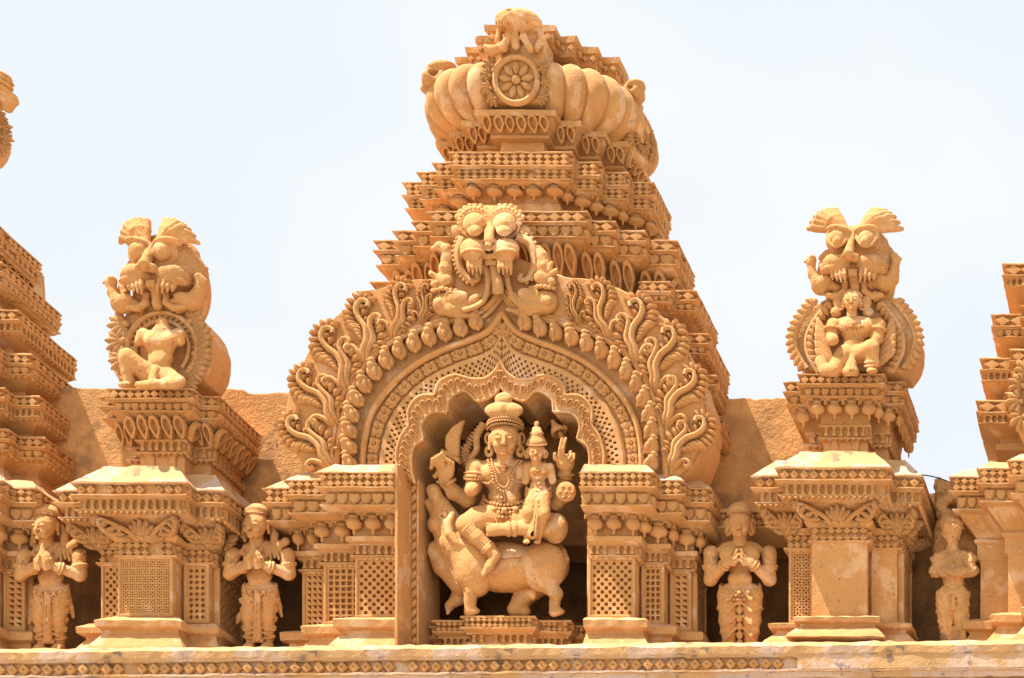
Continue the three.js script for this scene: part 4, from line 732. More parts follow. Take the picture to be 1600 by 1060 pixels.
{ // ruined statue in the last bay
  const t = thing('ruined_statue', 'weathered broken statue of rough core plaster beside the plain pilasters', 'statue', 1490, 1000, -40), s = new Sculpt(-52, 46, -8, 245, -36, 36, 1.2, 5);
  s.ell([0, 126, 0], [27, 15, 14]); s.ell([0, 112, 0], [25, 14, 15]); s.chain([[-24, 124, 0, 11], [-29, 106, 4, 9], [-14, 106, 12, 8], [6, 108, 14, 6]], 4); s.chain([[24, 124, 0, 11], [29, 106, 4, 9], [14, 104, 12, 8], [0, 104, 14, 6]], 4);
  s.ell([0, 90, 0], [17, 20, 12]); s.groove([[0, 98, 13], [0, 74, 14]], 1.4); s.groove([[-14, 86, 11], [14, 86, 11]], 1.2); s.ell([0, 72, 0], [23, 13, 13]);
  s.chain([[-13, 70, 0, 14], [-14, 30, 2, 11], [-9, 0, 0, 9]], 4); s.chain([[12, 70, 0, 13], [12, 32, 2, 11], [10, 0, 0, 9]], 4); s.cap([-1, 66, 13], [0, 48, 12], 3.5, 3, 2);
  s.cap([-2, 140, 0], [-3, 158, -2], 9, 8); s.ell([-4, 176, 2], [17, 22, 14], .1); s.ell([-2, 184, -4], [20, 14, 13]); s.chain([[-10, 196, -6, 10], [-20, 212, -8, 8], [-2, 224, -8, 9]], 5);
  s.wear(2.4, .11, 5).wear(1.1, .35, 9); part('plaster_core', s.build(), M.rough, t); shear(t, .4, .15);
  const w = thing('rubble_stub', 'dark crumbling brick rubble behind the ruined statue', 'rubble', 1486, 1000, -70), q = new Sculpt(-36, 60, 120, 265, -50, 20, 2, 6); q.box([8, 186, -20], [34, 66, 18], 0, 5, 0, 6); q.wear(5, .05, 3).wear(3.5, .13, 11); part('rubble_core', q.build(), M.rough, w);
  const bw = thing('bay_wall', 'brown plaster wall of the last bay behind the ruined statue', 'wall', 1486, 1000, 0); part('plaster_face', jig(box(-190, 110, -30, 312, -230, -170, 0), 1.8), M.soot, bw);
}

// ---------------------------------------------------------------- rider, consort and bull in the niche
const NZ = -32;
{
  const t = thing('bull_statue', 'stone bull with head raised on the pedestal in the niche', 'bull', 786, 962, NZ), p = (x, y, z = 0) => [x - 786, 962 - y, z];
  const s = new Sculpt(-128, 112, -6, 204, -50, 46, 1.35, 8);
  s.ell(p(790, 890), [66, 37, 34]); s.ell(p(738, 884, 2), [32, 42, 32], .15); s.ell(p(846, 886, 4), [38, 36, 33], -.2); s.ell(p(858, 880, -6), [30, 36, 28]);
  s.chain([[...p(736, 872), 36], [...p(712, 850), 29], [...p(698, 826), 22], [...p(690, 806), 19]], 8); s.chain([[...p(722, 910), 22], [...p(692, 884), 15], [...p(677, 856), 9]], 8); s.cap(p(671, 864), p(690, 892), 4, 6, 6);
  s.chain([[...p(700, 812, 4), 19], [...p(691, 794, 5), 15], [...p(683, 780, 6), 11], [...p(679, 768, 6), 11.5]], 3); s.cap(p(686, 808, 3), p(668, 786, 4), 11, 6.5, 2); s.ell(p(683, 822, 8), [13, 15, 15], .4, 2);
  for (const z of [-6, 0, 6, 12]) s.cap(p(660, 781, z), p(682, 784, z), 2.6, 1.6, .5, 1); s.ell(p(673, 763, 15), [2.6, 3.2, 3], 0, .5, 1);
  s.ell(p(699, 806, 20), [8, 9, 4], .5, 1, 1); s.ell(p(699, 806, 19), [5, 5.8, 4.5], .5, .6); s.ring(p(699, 806, 20.5), 7.4, 1.6, { k: .6, ey: 1.15 });
  s.chain([[...p(711, 806, 20), 5], [...p(706, 822, 25), 7.2], [...p(709, 838, 28), 7.4], [...p(720, 851, 30), 6], [...p(740, 858, 31), 2.4]], .8); s.ell(p(697, 850, 25), [5, 10, 4.5], .15, .8); s.groove([p(698, 844, 30), p(696, 857, 30)], 1.2);
  const leg = (a, k) => s.chain(a, k ?? 5);
  leg([[...p(740, 896, 20), 20], [...p(741, 926, 22), 11], [...p(739, 940, 22), 8.6], [...p(738, 958, 22), 8.6]]); s.ell(p(748, 957, 22), [6, 4.5, 7]);
  leg([[...p(720, 906, -14), 18], [...p(712, 934, -14), 11], [...p(700, 946, -10), 7], [...p(697, 958, -8), 3]]);
  leg([[...p(856, 892, 18), 27], [...p(862, 918, 20), 13], [...p(873, 930, 20), 9], [...p(870, 944, 20), 7.6], [...p(869, 958, 22), 8]]); s.ell(p(880, 958, 22), [6, 4.5, 7]);
  leg([[...p(838, 912, -14), 20], [...p(812, 938, -8), 14], [...p(802, 952, -4), 10], [...p(820, 956, -4), 8]]); s.ell(p(832, 928, 20), [7, 5, 5]); s.ell(p(836, 934, 18), [5, 5, 5]);
  s.chain([[...p(880, 862, 6), 5], [...p(887, 876, 14), 4.6], [...p(880, 898, 22), 4], [...p(869, 916, 29), 3.4], [...p(866, 930, 30), 4.5]], 2);
  s.ell(p(744, 890, 17), [31, 46, 23], .12, .8); s.ell(p(852, 888, 18), [36, 39, 24], -.15, .8);
  s.groove([p(718, 866, 33), p(709, 888, 30), p(720, 912, 28), p(734, 930, 30)], 1.6); s.groove([p(826, 866, 37), p(818, 888, 37), p(828, 908, 34), p(852, 926, 30)], 1.6);
  s.wear(.4, .15, 2); part('bull_body', s.build(), M.stone2, t);
  const c = new Sculpt(-46, 46, 78, 130, -44, 44, 1.2, 1); c.ell(p(790, 889), [68, 39, 36.5], 0, 0); const cl = new Sculpt(-46, 46, 78, 132, -44, 44, 1.2, 1);
  cl.apply([-44, 80, -42, 42, 130, 42], (x, y, z) => { const k0 = Math.hypot(x / 72, (y - 73) / 42, z / 38.5), d = (k0 - 1) * 38, b = Math.max(Math.abs(x - 0) - 39, 86 - y + Math.abs(x) * .08, -30 - z); return Math.max(d, b); }, 0, 0); cl.wear(.4, .1, 8); part('saddle_cloth', cl.build(), M.stone, t); shear(t, .36, .2);
}
{
  const t = thing('rider_statue', 'large four-armed seated rider with beaded crown on the bull', 'statue', 789, 850, NZ + 6), p = (x, y, z = 0) => [x - 789, 850 - y, z];
  const s = new Sculpt(-108, 116, -52, 140, -46, 62, 1.3, 6);
  s.ell(p(788, 732, -2), [46, 16, 17]); s.ell(p(788, 748, 0), [35, 24, 18]); for (const e of [-1, 1]) s.ell(p(788 + e * 21, 740, 10), [16, 14, 11], 0, 5); s.ell(p(789, 776, 2), [27, 20, 18]); s.ell(p(790, 786, 7), [23, 15, 15]); s.ell(p(790, 808, 0), [37, 18, 20]);
  s.cap(p(789, 722), p(789, 708), 12, 11);
  // near arm on the left, broken at the forearm
  s.chain([[...p(742, 732, 2), 15], [...p(740, 760, 8), 12.5]], 5); s.cap(p(740, 762, 8), p(738, 766, 30), 12, 10.6, 4); armBand(s, p(742, 732, 2), p(740, 760, 8), .55, 15, 2.6); armBand(s, p(742, 732, 2), p(740, 760, 8), .35, 15.4, 2);
  // far left arm raised with the blade
  s.chain([[...p(744, 738, -14), 13], [...p(730, 782, -8), 13], [...p(708, 770, 2), 11.5], [...p(696, 752, 6), 10], [...p(694, 742, 8), 10]], 5); armBand(s, p(708, 770, 2), p(694, 742, 8), .55, 11.2, 2.6); armBand(s, p(708, 770, 2), p(694, 742, 8), .8, 10.6, 2);
  s.ell(p(696, 734, 10), [15, 15, 8], .6, 4); s.ell(p(705, 728, 12), [6, 9, 6], -.4, 3);
  // far right arm raised
  s.chain([[...p(836, 738, -14), 13], [...p(858, 788, -10), 14], [...p(876, 764, -2), 12], [...p(883, 742, 4), 10.5]], 5); armBand(s, p(876, 764, -2), p(883, 740, 4), .8, 11, 2.6); armBand(s, p(876, 764, -2), p(883, 740, 4), .95, 10.6, 2);
  s.ell(p(883, 724, 8), [15, 15, 8], 0, 4);
  // near right arm under the consort ends in a studded roundel
  s.chain([[...p(832, 734, 0), 14], [...p(866, 786, 4), 13], [...p(880, 774, 16), 12]], 5);
  // legs
  s.chain([[...p(772, 808, 8), 22], [...p(748, 812, 18), 20], [...p(730, 818, 24), 15.5]], 6); s.chain([[...p(728, 820, 26), 14.5], [...p(746, 838, 30), 13], [...p(766, 858, 32), 9.6]], 4);
  for (let k = 0; k < 9; k++) { const a = p(728, 820, 26), b = p(766, 858, 32); armBand(s, a, b, .12 + k * .085, 14.4 - k * .5, 1.4); } for (const k of [.9, .97]) armBand(s, p(728, 820, 26), p(766, 858, 32), k, 10.8, 2.2);
  s.chain([[...p(770, 860, 33), 9.5], [...p(776, 866, 35), 8], [...p(766, 884, 38), 7], [...p(758, 895, 40), 4.6]], 3); for (let k = 0; k < 5; k++) s.cap(p(766 - k * 1.6, 884 + k * .6, 38 - k * 2), p(757 + k * .6, 896 + (k === 0 ? 2 : -k), 42 - k * 2), 2.4, 2, .8);
  s.chain([[...p(806, 812, 8), 22], [...p(846, 818, 16), 20], [...p(866, 824, 18), 19]], 6); s.ell(p(868, 826, 18), [19, 24, 18], -.1, 5); s.chain([[...p(862, 826, 24), 14], [...p(826, 824, 34), 12.5], [...p(796, 826, 38), 9.5]], 4);
  s.chain([[...p(794, 826, 38), 9.5], [...p(772, 827, 40), 10.5]], 3); for (let k = 0; k < 5; k++) s.ell(p(765, 818 + k * 4.2, 42), [4, 2.4, 3.4], 0, .7); for (const k of [.62, .72, .9, .98]) armBand(s, p(826, 824, 34), p(794, 826, 38), k, 12.6 - k * 2.2, 1.9);
  for (let k = 0; k < 4; k++) s.cap(p(746 + k * 9, 796 + k * 1, 26), p(752 + k * 9, 822, 34), 1, 1, .8);
  s.wear(.3, .2, 6); const body = s.build();
  const hand1 = new Sculpt(-125, -70, 95, 170, -10, 40, .9, 1.2); // fist round the grip
  hand1.ell(p(688, 722, 14), [11, 12, 7], .5, 2); for (let k = 0; k < 4; k++) hand1.chain([[...p(675 + k * 4.6, 728 - k * 5.2 + 4, 16), 3], [...p(678 + k * 4.8, 714 - k * 2.8 + 4, 21), 3], [...p(686 + k * 4.2, 718 - k * 2 + 6, 19), 2.6]], .6); hand1.chain([[...p(702, 730, 14), 4], [...p(704, 722, 18), 3.4], [...p(698, 718, 21), 2.8]], .8);
  const hand2 = new Sculpt(60, 125, 100, 170, -10, 40, .9, 1.2); hand2.ell(p(882, 724, 12), [13, 13, 6], 0, 2);
  fingers(hand2, p(874, 714, 14), [[[0, 0, 0], [1, 12, 2], [2, 9, 0], [1, 6, 0]], [[5, 1, 1], [1, 12, 2], [2, 9, 0], [2, 6, -1]]], 3.1); fingers(hand2, p(888, 716, 14), [[[0, 0, 0], [3, 9, 4], [1, -6, 5], [-3, -4, 0]], [[5, -3, 0], [3, 8, 4], [0, -6, 5], [-3, -4, 0]]], 3.1); fingers(hand2, p(872, 722, 14), [[[0, 0, 0], [-5, 5, 4], [0, 7, 2]]], 3.3);
  const head = headField(p(789, 688, 8), 22, { h: .95 }).wear(.2, .3, 3).build();
  part('figure', fuse(body, hand1.build(), hand2.build(), head), M.stone2, t);
  const hr = new Sculpt(-44, 44, 172, 240, -36, 40, 1.1, 2); hr.ell(p(789, 668, -5), [26, 12, 23], 0, 1); hr.ring(p(789, 664, -2), 25.5, 2.8, { rx: Math.PI / 2 - .55, k: 1 });
  hr.ell(p(788.5, 643, 8), [30, 14, 17], 0, 1); for (const e of [-1, 1]) { hr.ring(p(788.5 + e * 15, 645, 17), 8.5, 1.4, { ey: 1.05, k: .8 }); hr.ring(p(788.5 + e * 15, 645, 17), 4, 1.3, { ey: 1.2, k: .8 }); } hr.box(p(788.5, 645, 13), [5.5, 13.5, 11], 0, 2, 0, 5); for (const k of [-3, 0, 3]) hr.groove([p(788.5 + k, 633, 24), p(788.5 + k, 657, 24)], .8); hr.ell(p(788, 626, 5), [14, 11, 12], 0, 2); hr.ring(p(788, 626, 14), 7, 1.4, { k: .8 }); hr.ring(p(788, 625, 9), 3.2, 1.2, { k: .8 });
  part('coiled_hair', hr.build(), M.stone, t);
  part('crown_beads', fuse(beads(loop(p(789, 669, -3), 28.5, 11, 29, 30, -.1, Math.PI + .1), 2), beads(loop(p(789, 665, -3), 28, 11, 28, 30, -.1, Math.PI + .1), 2), beads(loop(p(789, 673, -3), 27, 10, 29, 28, 0, Math.PI), 1.7)), M.stone3, t);
  for (const e of [-1, 1]) { const er = new Sculpt(-50, 50, 125, 195, -24, 30, 1, .8); er.ring(p(789 + e * 25.5, 686, 2), 5.6, 2.2, { ry: e * .6, ey: 1.3 }); er.cap(p(789 + e * 25, 692, 3), p(789 + e * 25, 700, 5), 2.2, 2.2); er.ring(p(789 + e * 24.5, 706, 6), 5, 2.8, { ry: e * .4, ey: 1.25 }); part('earring', er.build(), M.stone3, t); }
  const nk = []; nk.push(beads([p(763, 720, 10), p(770, 740, 24), p(775, 758, 26), p(789, 768, 26), p(799, 758, 26), p(802, 740, 24), p(815, 722, 10)], 2.5), beads([p(768, 718, 10), p(775, 741, 25), p(780, 756, 27), p(789, 762, 27), p(795, 756, 27), p(797, 740, 25), p(810, 720, 12)], 1.8), beads(loop(p(789, 722, 2), 22, -8, 16, 18, 0, Math.PI), 1.5), beads([p(752, 752, 14), p(764, 756, 22), p(772, 750, 25)], 2.4), beads([p(802, 750, 25), p(812, 754, 20), p(822, 750, 12)], 2.4));
  for (let k = 0; k < 8; k++) nk.push(ball(2.4, -4.5 + 5.5 * Math.cos(k * .785), 850 - 778 + 5.5 * Math.sin(k * .785), 24)); nk.push(ball(3, -4.5, 72, 25), ball(3.6, 0, 850 - 729, 20), ball(2.6, 0, 850 - 734, 20)); part('necklaces', fuse(...nk), M.stone3, t);
  part('beaded_girdle', fuse(...[[785, 34, 24, 2.8], [791, 36, 26, 2.6], [797, 38, 27, 3], [804, 39, 28, 2.8]].map(([y, rx, rz, r]) => beads(loop(p(789, y - 8, 0), rx, -12, rz, 26, -.1, Math.PI + .1), r)), ...[-1, -.5, 0, .5, 1].map((a) => ball(4.6, 36 * Math.sin(a), 850 - 786 - 11 * Math.cos(a), 28 * Math.cos(a) + 1))), M.stone3, t);
  part('armlet_beads', fuse(beads(loop(p(741, 747, 6), 15.5, -3, 15.5, 20, 0, Math.PI), 2.3), beads(loop(p(695, 753, 6), 12, -2, 12, 16, 0, Math.PI), 2), beads(loop(p(883, 742, 4), 12.5, -2, 12.5, 16, 0, Math.PI), 2)), M.stone3, t);
  const rd = mergeGeometries([lathe([[.1, 5], [13, 4.5], [16, 1], [16, -6], [.1, -8]], 20).rotateX(Math.PI / 2), ...[0, 1, 2, 3, 4, 5].map((k) => ball(3, 9.5 * Math.cos(k * 1.047), 9.5 * Math.sin(k * 1.047), 4.5)), ball(3.2, 0, 0, 5)]); const r = part('studded_roundel', rd, M.stone2, t); r.position.set(...p(884, 769, 30));
  // plume curl at the shoulder
  const pl = []; for (let k = 0; k < 13; k++) { const u = k / 12, x = 757 - 16 * Math.sin(u * 2.4) - 12 * u, y = 664 + 58 * u, g = rings(leafO.map(([a, b]) => [a * 9, b * 15]), [[1, 0], [.8, 4], [.3, 6]]); g.rotateZ(1.3 - .7 * u); g.translate(x - 789 - 3, 850 - y, -10); pl.push(g); } pl.push(tubeG([[...p(757, 662, -8)], [...p(745, 682, -8)], [...p(744, 704, -8)], [...p(732, 720, -8)]], (u) => 7 - 2 * u, 16, 7)); for (let k = 0; k < 7; k++) { const g = rings(leafO.map(([a, b]) => [a * 11, b * 20]), [[1, 0], [.8, 4], [.3, 7]]); g.rotateZ(.5 + k * .35); g.translate(735 - 789 - 13 * Math.sin(.5 + k * .35), 850 - 712 + 12 * Math.cos(.5 + k * .35), -8); pl.push(g); } part('shoulder_plume', fuse(...pl), M.stone3, t); shear(t, .5, .36, 90, .2);
  const sw = thing('curved_sword', 'short curved sword raised in the rider\'s fist', 'sword', 704, 712, NZ + 20); const bl = shp([[-4, -2], [-9, 14], [-8, 30], [2, 44], [16, 53], [21, 55], [18, 46], [13, 30], [13, 12], [12, -3]]); part('blade', mv(ext(bl, 6, 2), 0, 0, -3), M.stone2, sw); part('hilt', tubeG([[2, 0, 0], [-6, -12, 0], [-18, -26, 1], [-26, -36, 2]], (u) => 4.6 - u * 1.2, 12, 7), M.stone3, sw); part('guard', mv(box(-16, 16, -3, 3, -4, 4, .3).rotateZ(-.5), 0, -2, 0), M.stone3, sw);
  const bell = thing('hand_bell', 'small conical bell held up in the rider\'s right hand', 'bell', 874, 678, NZ + 14); part('bell_cup', lathe([[.2, 14], [3, 11], [6, 2], [12, -6], [13, -11], [9, -12], [7, -6], [.2, -2]], 14).rotateZ(.5).translate(-6, 10, 0), M.stone2, bell); part('handle', tubeG([[-2, 6, 0], [4, -8, 0], [6, -22, 0]], 4.2, 8, 7), M.stone3, bell); part('finial', ball(4.5, 8, 9, 0), M.stone3, bell);
}
{
  const t = thing('consort_statue', 'small seated consort with conical crown on the rider\'s knee', 'statue', 838, 850, NZ + 30), p = (x, y, z = 0) => [x - 838, 850 - y, z], s = new Sculpt(-30, 36, -8, 140, -22, 30, .95, 3.5);
  s.ell(p(841, 731, 0), [19, 9, 10]); s.ell(p(841, 742, 0), [15, 12, 9]); for (const e of [-1, 1]) s.ell(p(841 + e * 8, 736, 7), [7, 6.5, 6], 0, 2); s.ell(p(840, 758, 1), [12, 10, 9]); s.ell(p(841, 770, 0), [19, 11, 12]); s.cap(p(838, 724), p(838, 714, 1), 6, 6);
  for (const [e, x0, x1] of [[-1, 824, 821], [1, 858, 863]]) s.chain([[...p(x0, 731, 0), 7.5], [...p(x1, 752, 3), 6]], 2);
  s.chain([[...p(834, 776, 6), 12], [...p(826, 800, 16), 10], [...p(825, 832, 14), 6], [...p(823, 842, 15), 4.6]], 4); s.chain([[...p(848, 776, 6), 12], [...p(849, 802, 16), 10], [...p(842, 832, 15), 6], [...p(841, 842, 16), 4.6]], 4);
  for (const x of [823, 840]) { s.ell(p(x, 846, 19), [5.5, 4, 7], 0, 1.5); for (let k = 0; k < 4; k++) s.ell(p(x - 4 + k * 2.6, 847, 25), [1.4, 1.8, 2], 0, .4); }
  for (let k = 0; k < 7; k++) { s.cap(p(818 + k * .4, 786 + k * 6, 20), p(833, 790 + k * 6, 22), 1, 1, .8); s.cap(p(842, 790 + k * 6, 22), p(857 - k * 1.2, 786 + k * 6, 18), 1, 1, .8); }
  s.chain([[...p(840, 782, 18), 3], [...p(838, 808, 22), 5], [...p(833, 834, 22), 9]], 2); s.groove([p(839, 790, 24), p(835, 838, 31)], 1);
  s.wear(.25, .25, 11); part('figure', fuse(s.build(), headField(p(837, 706, 5), 13, { h: .75, smile: .02 }).wear(.15, .3, 4).build()), M.stone2, t);
  const c = lathe([[.2, 36], [3, 35], [4.4, 31], [2.6, 28], [6, 26], [9, 19], [12, 17], [10, 14], [13, 8], [15.5, 4], [15, 0], [13.5, -3], [.2, -3]], 18); const cr = part('conical_crown', c, M.stone, t); cr.position.set(...p(838, 694, 3)); part('crown_beads', beads(loop(p(838, 694, 3), 15.5, -3, 15.5, 22, -.1, Math.PI + .1), 1.9), M.stone3, t);
  part('jewellery', fuse(beads(loop(p(839, 722, 1), 12, -14, 12, 16, 0, Math.PI), 1.5), beads(loop(p(840, 726, 1), 15, -22, 13, 18, 0, Math.PI), 1.3), ...[0, 4, 8, 12].map((k) => beads(loop(p(841, 762 + k, 0), 19 + k * .1, -6, 14, 18, -.1, Math.PI + .1), 2)), ball(3, 4, 850 - 756, 14), ball(2.6, 2, 850 - 748, 14)), M.stone3, t);
  for (const e of [-1, 1]) { const er = new Sculpt(-24, 28, 125, 160, -14, 18, .9, .6); er.ring(p(837 + e * 14, 710, 2), 3.6, 2, { ry: e * .4, ey: 1.3 }); part('earring', er.build(), M.stone3, t); } shear(t, .5, .36);
}
// ---------------------------------------------------------------- lion-mask crests
// mask: all numbers in px about (0,0) at the nose bridge; k scales
function mask(k, { eye = 12, ex = 17, ey = 0, lids = 0, tuft = 0, big = false, off = 0, zb = 0 } = {}) {
  const s = new Sculpt(-76 * k, 82 * k, -74 * k, 76 * k, -40 * k, 54 * k, 1.05, 4 * k), q = (x, y, z = 0) => [x * k, y * k, z * k];
  s.ell(q(8, -6, -8), [56 * k, 42 * k, 30 * k]); s.ell(q(6, 22, -12), [44 * k, 30 * k, 26 * k]);
  for (const e of [-1, 1]) {
    const X = e * ex + 2;
    s.ell(q(e * 26 + 4, -24, 14), [24 * k, 17 * k, 20 * k], 0, 4 * k);                         // cheek
    s.ell(q(X, 8 + ey, 16), [(eye + 5) * k, (eye + 4) * k, 12 * k], 0, 3 * k); s.ring(q(X, 8 + ey, 20), (eye + 3.5) * k, 2.6 * k, { k: 1 });
    s.ell(q(X, 6 + ey, 26), [eye * k, eye * k, 10 * k], 0, .8);                                // eyeball
    for (let i = 0; i < lids; i++) s.ring(q(X, 10 + ey - i * 3.5, 27 + i * 1.5), (eye + 3 - i * 1.8) * k, 1.7 * k, { rx: -.3, k: .8 });
    if (lids) s.ell(q(X - e * 1.5, -3 + ey, 34), [7 * k, 8 * k, 6 * k], 0, 1);
    // brow tuft
    for (let i = 0; i < 7; i++) { // swept-up locks of the brow, lock beside lock
      const a = (tuft ? .12 : .2) + i * (tuft ? .15 : .2), L = tuft ? 62 - i * 3 : 48 - i * 1.5, x0 = e * 9 + 2, y0 = 21 + ey, cx = Math.cos(a) * e, sy = Math.sin(a), z = 22 - Math.abs(i - 2.5) * 2;
      s.chain([[...q(x0, y0, 20), 5 * k], [...q(x0 + cx * L * .5, y0 + sy * L * .52 + 3, z), 6.2 * k], [...q(x0 + cx * L * .82, y0 + sy * L * .86 + 4, z - 4), 5.6 * k], [...q(x0 + cx * L, y0 + sy * L + (tuft ? 7 : 2), z - 12), 3 * k]], .7);
    }
    s.ell(q(e * 20 + 2, 21 + ey, 20), [20 * k, 7 * k, 14 * k], e * .15, 2 * k);
    // open mouth flange
    s.chain([[...q(e * 52 + 5, -18, 0), 8 * k], [...q(e * 55 + 5, -36, 4), 7 * k], [...q(e * 45 + 4, -55, 8), 7 * k], [...q(e * 28 + 4, -66, 10), 6.5 * k]], 2 * k);
    s.ell(q(e * 38 + 5, -50, 14), [12 * k, 15 * k, 22 * k], e * .5, 2, 1);                     // mouth hollow
    for (let i = 0; i < 4; i++) { const fx = e * (13 + i * 6.4) + 4; s.chain([[...q(fx, -36, 28 - i * 1.5), 3.6 * k], [...q(fx - e, -46, 32 - i * 1.5), 3 * k], [...q(fx - e * 2, -57 + i * 2, 31 - i), 1.3 * k]], .3); }
    s.ell(q(e * 30 + 4, -33, 22), [20 * k, 5 * k, 10 * k], e * -.1, 2 * k);
    for (let i = 0; i < 4; i++) s.chain([[...q(e * 48 + 5, 6 - i * 9, -2), 5 * k], [...q(e * 58 + 5, 2 - i * 9, -6), 3.4 * k]], 1.5);   // mane locks
  }
  s.ell(q(4, -46, -12), [52 * k, 32 * k, 18 * k], 0, 2 * k);
  s.chain([[...q(2, 16, 22), 4.5 * k], [...q(0, -6, 30), 6 * k], [...q(-1, -18, 34), 9 * k]], 3 * k); for (const e of [-1, 1]) { s.ell(q(e * 9 - 1, -20, 30), [7 * k, 6 * k, 7 * k], 0, 2 * k); s.ell(q(e * 7 - 1, -24, 37), [3 * k, 3 * k, 4 * k], 0, 1, 1); }
  s.box(q(3, -40, 24), [7 * k, 5 * k, 5 * k], 0, 1); s.groove([q(3, -34, 30), q(3, -46, 30)], 1);
  s.chain([[...q(3, -44, 12), 8 * k], [...q(4, -62, 12), 7 * k]], 3); for (const e of [-1, 1]) s.chain([[...q(e * 14 + 3, -48, 13), 4.6 * k], [...q(e * 15 + 3, -60, 14), 5 * k], [...q(e * 26 + 3, -68, 14), 5 * k], [...q(e * 40 + 3, -66, 14), 4 * k]], 1.5);
  s.wear(.45, .14, off); return s.build();
}
// perched bird, beak to -x
const perched = (off = 0, long = 0) => { const s = new Sculpt(-34, 40, -26, 62, -18, 22, 1, 3); s.ell([4, -4, 2], [20, 13, 12], .25); s.chain([[-6, 0, 2, 11], [-14, 14, 2, 7.5], [-17, 26 + long, 3, 6.5], [-14, 32 + long, 4, 7]], 4); s.cap([-18, 32 + long, 5], [-27, 27 + long, 6], 4, 1.5, 2); s.chain([[16, -2, 2, 8], [28, -8, 2, 6], [36, -6, 2, 3]], 4); s.ell([8, -2, 11], [14, 8, 5], .3, 1.2); for (let i = 0; i < 4; i++) s.groove([[-2 + i * 5, 4 - i, 16], [6 + i * 5, -8, 16]], .9); s.ell([-15, 33 + long, 10], [1.8, 1.8, 2], 0, .4); s.wear(.35, .2, off); return s.build(); };
function leafFan(r, n = 7) { const gs = []; for (let i = 0; i < n; i++) { const a = (i / (n - 1) - .5) * 2.3, g = rings(leafO.map(([x, y]) => [x * r * .55, y * r * (1 - .25 * Math.abs(a))]), [[1, 0], [.8, 3.5], [.25, 6]]); g.translate(0, r * .45, 2 - Math.abs(a)); g.rotateZ(-a); gs.push(g); } gs.push(ball(r * .16, 0, 0, 3)); return fuse(...gs); }
function crestSlab(t, cx, cy, rx, ry, bottom, depth, z) {     // rounded back slab, flat at its foot
  const pts = []; for (let i = 0; i <= 44; i++) { const a = -.62 + i / 44 * (Math.PI + 1.24); const x = cx + rx * Math.cos(a), y = cy + ry * Math.sin(a); pts.push([x + 1.2 * noise(i * .8, 3), Math.max(bottom, y + 1.2 * noise(i * .7, 9))]); }
  const g = new THREE.ExtrudeGeometry(shp(pts), { depth, bevelEnabled: true, bevelThickness: 4, bevelSize: 4, bevelOffset: -4, bevelSegments: 2 }); part('crest_slab', boxUV(g.translate(0, 0, z - depth - 4)), M.stone, t);
}
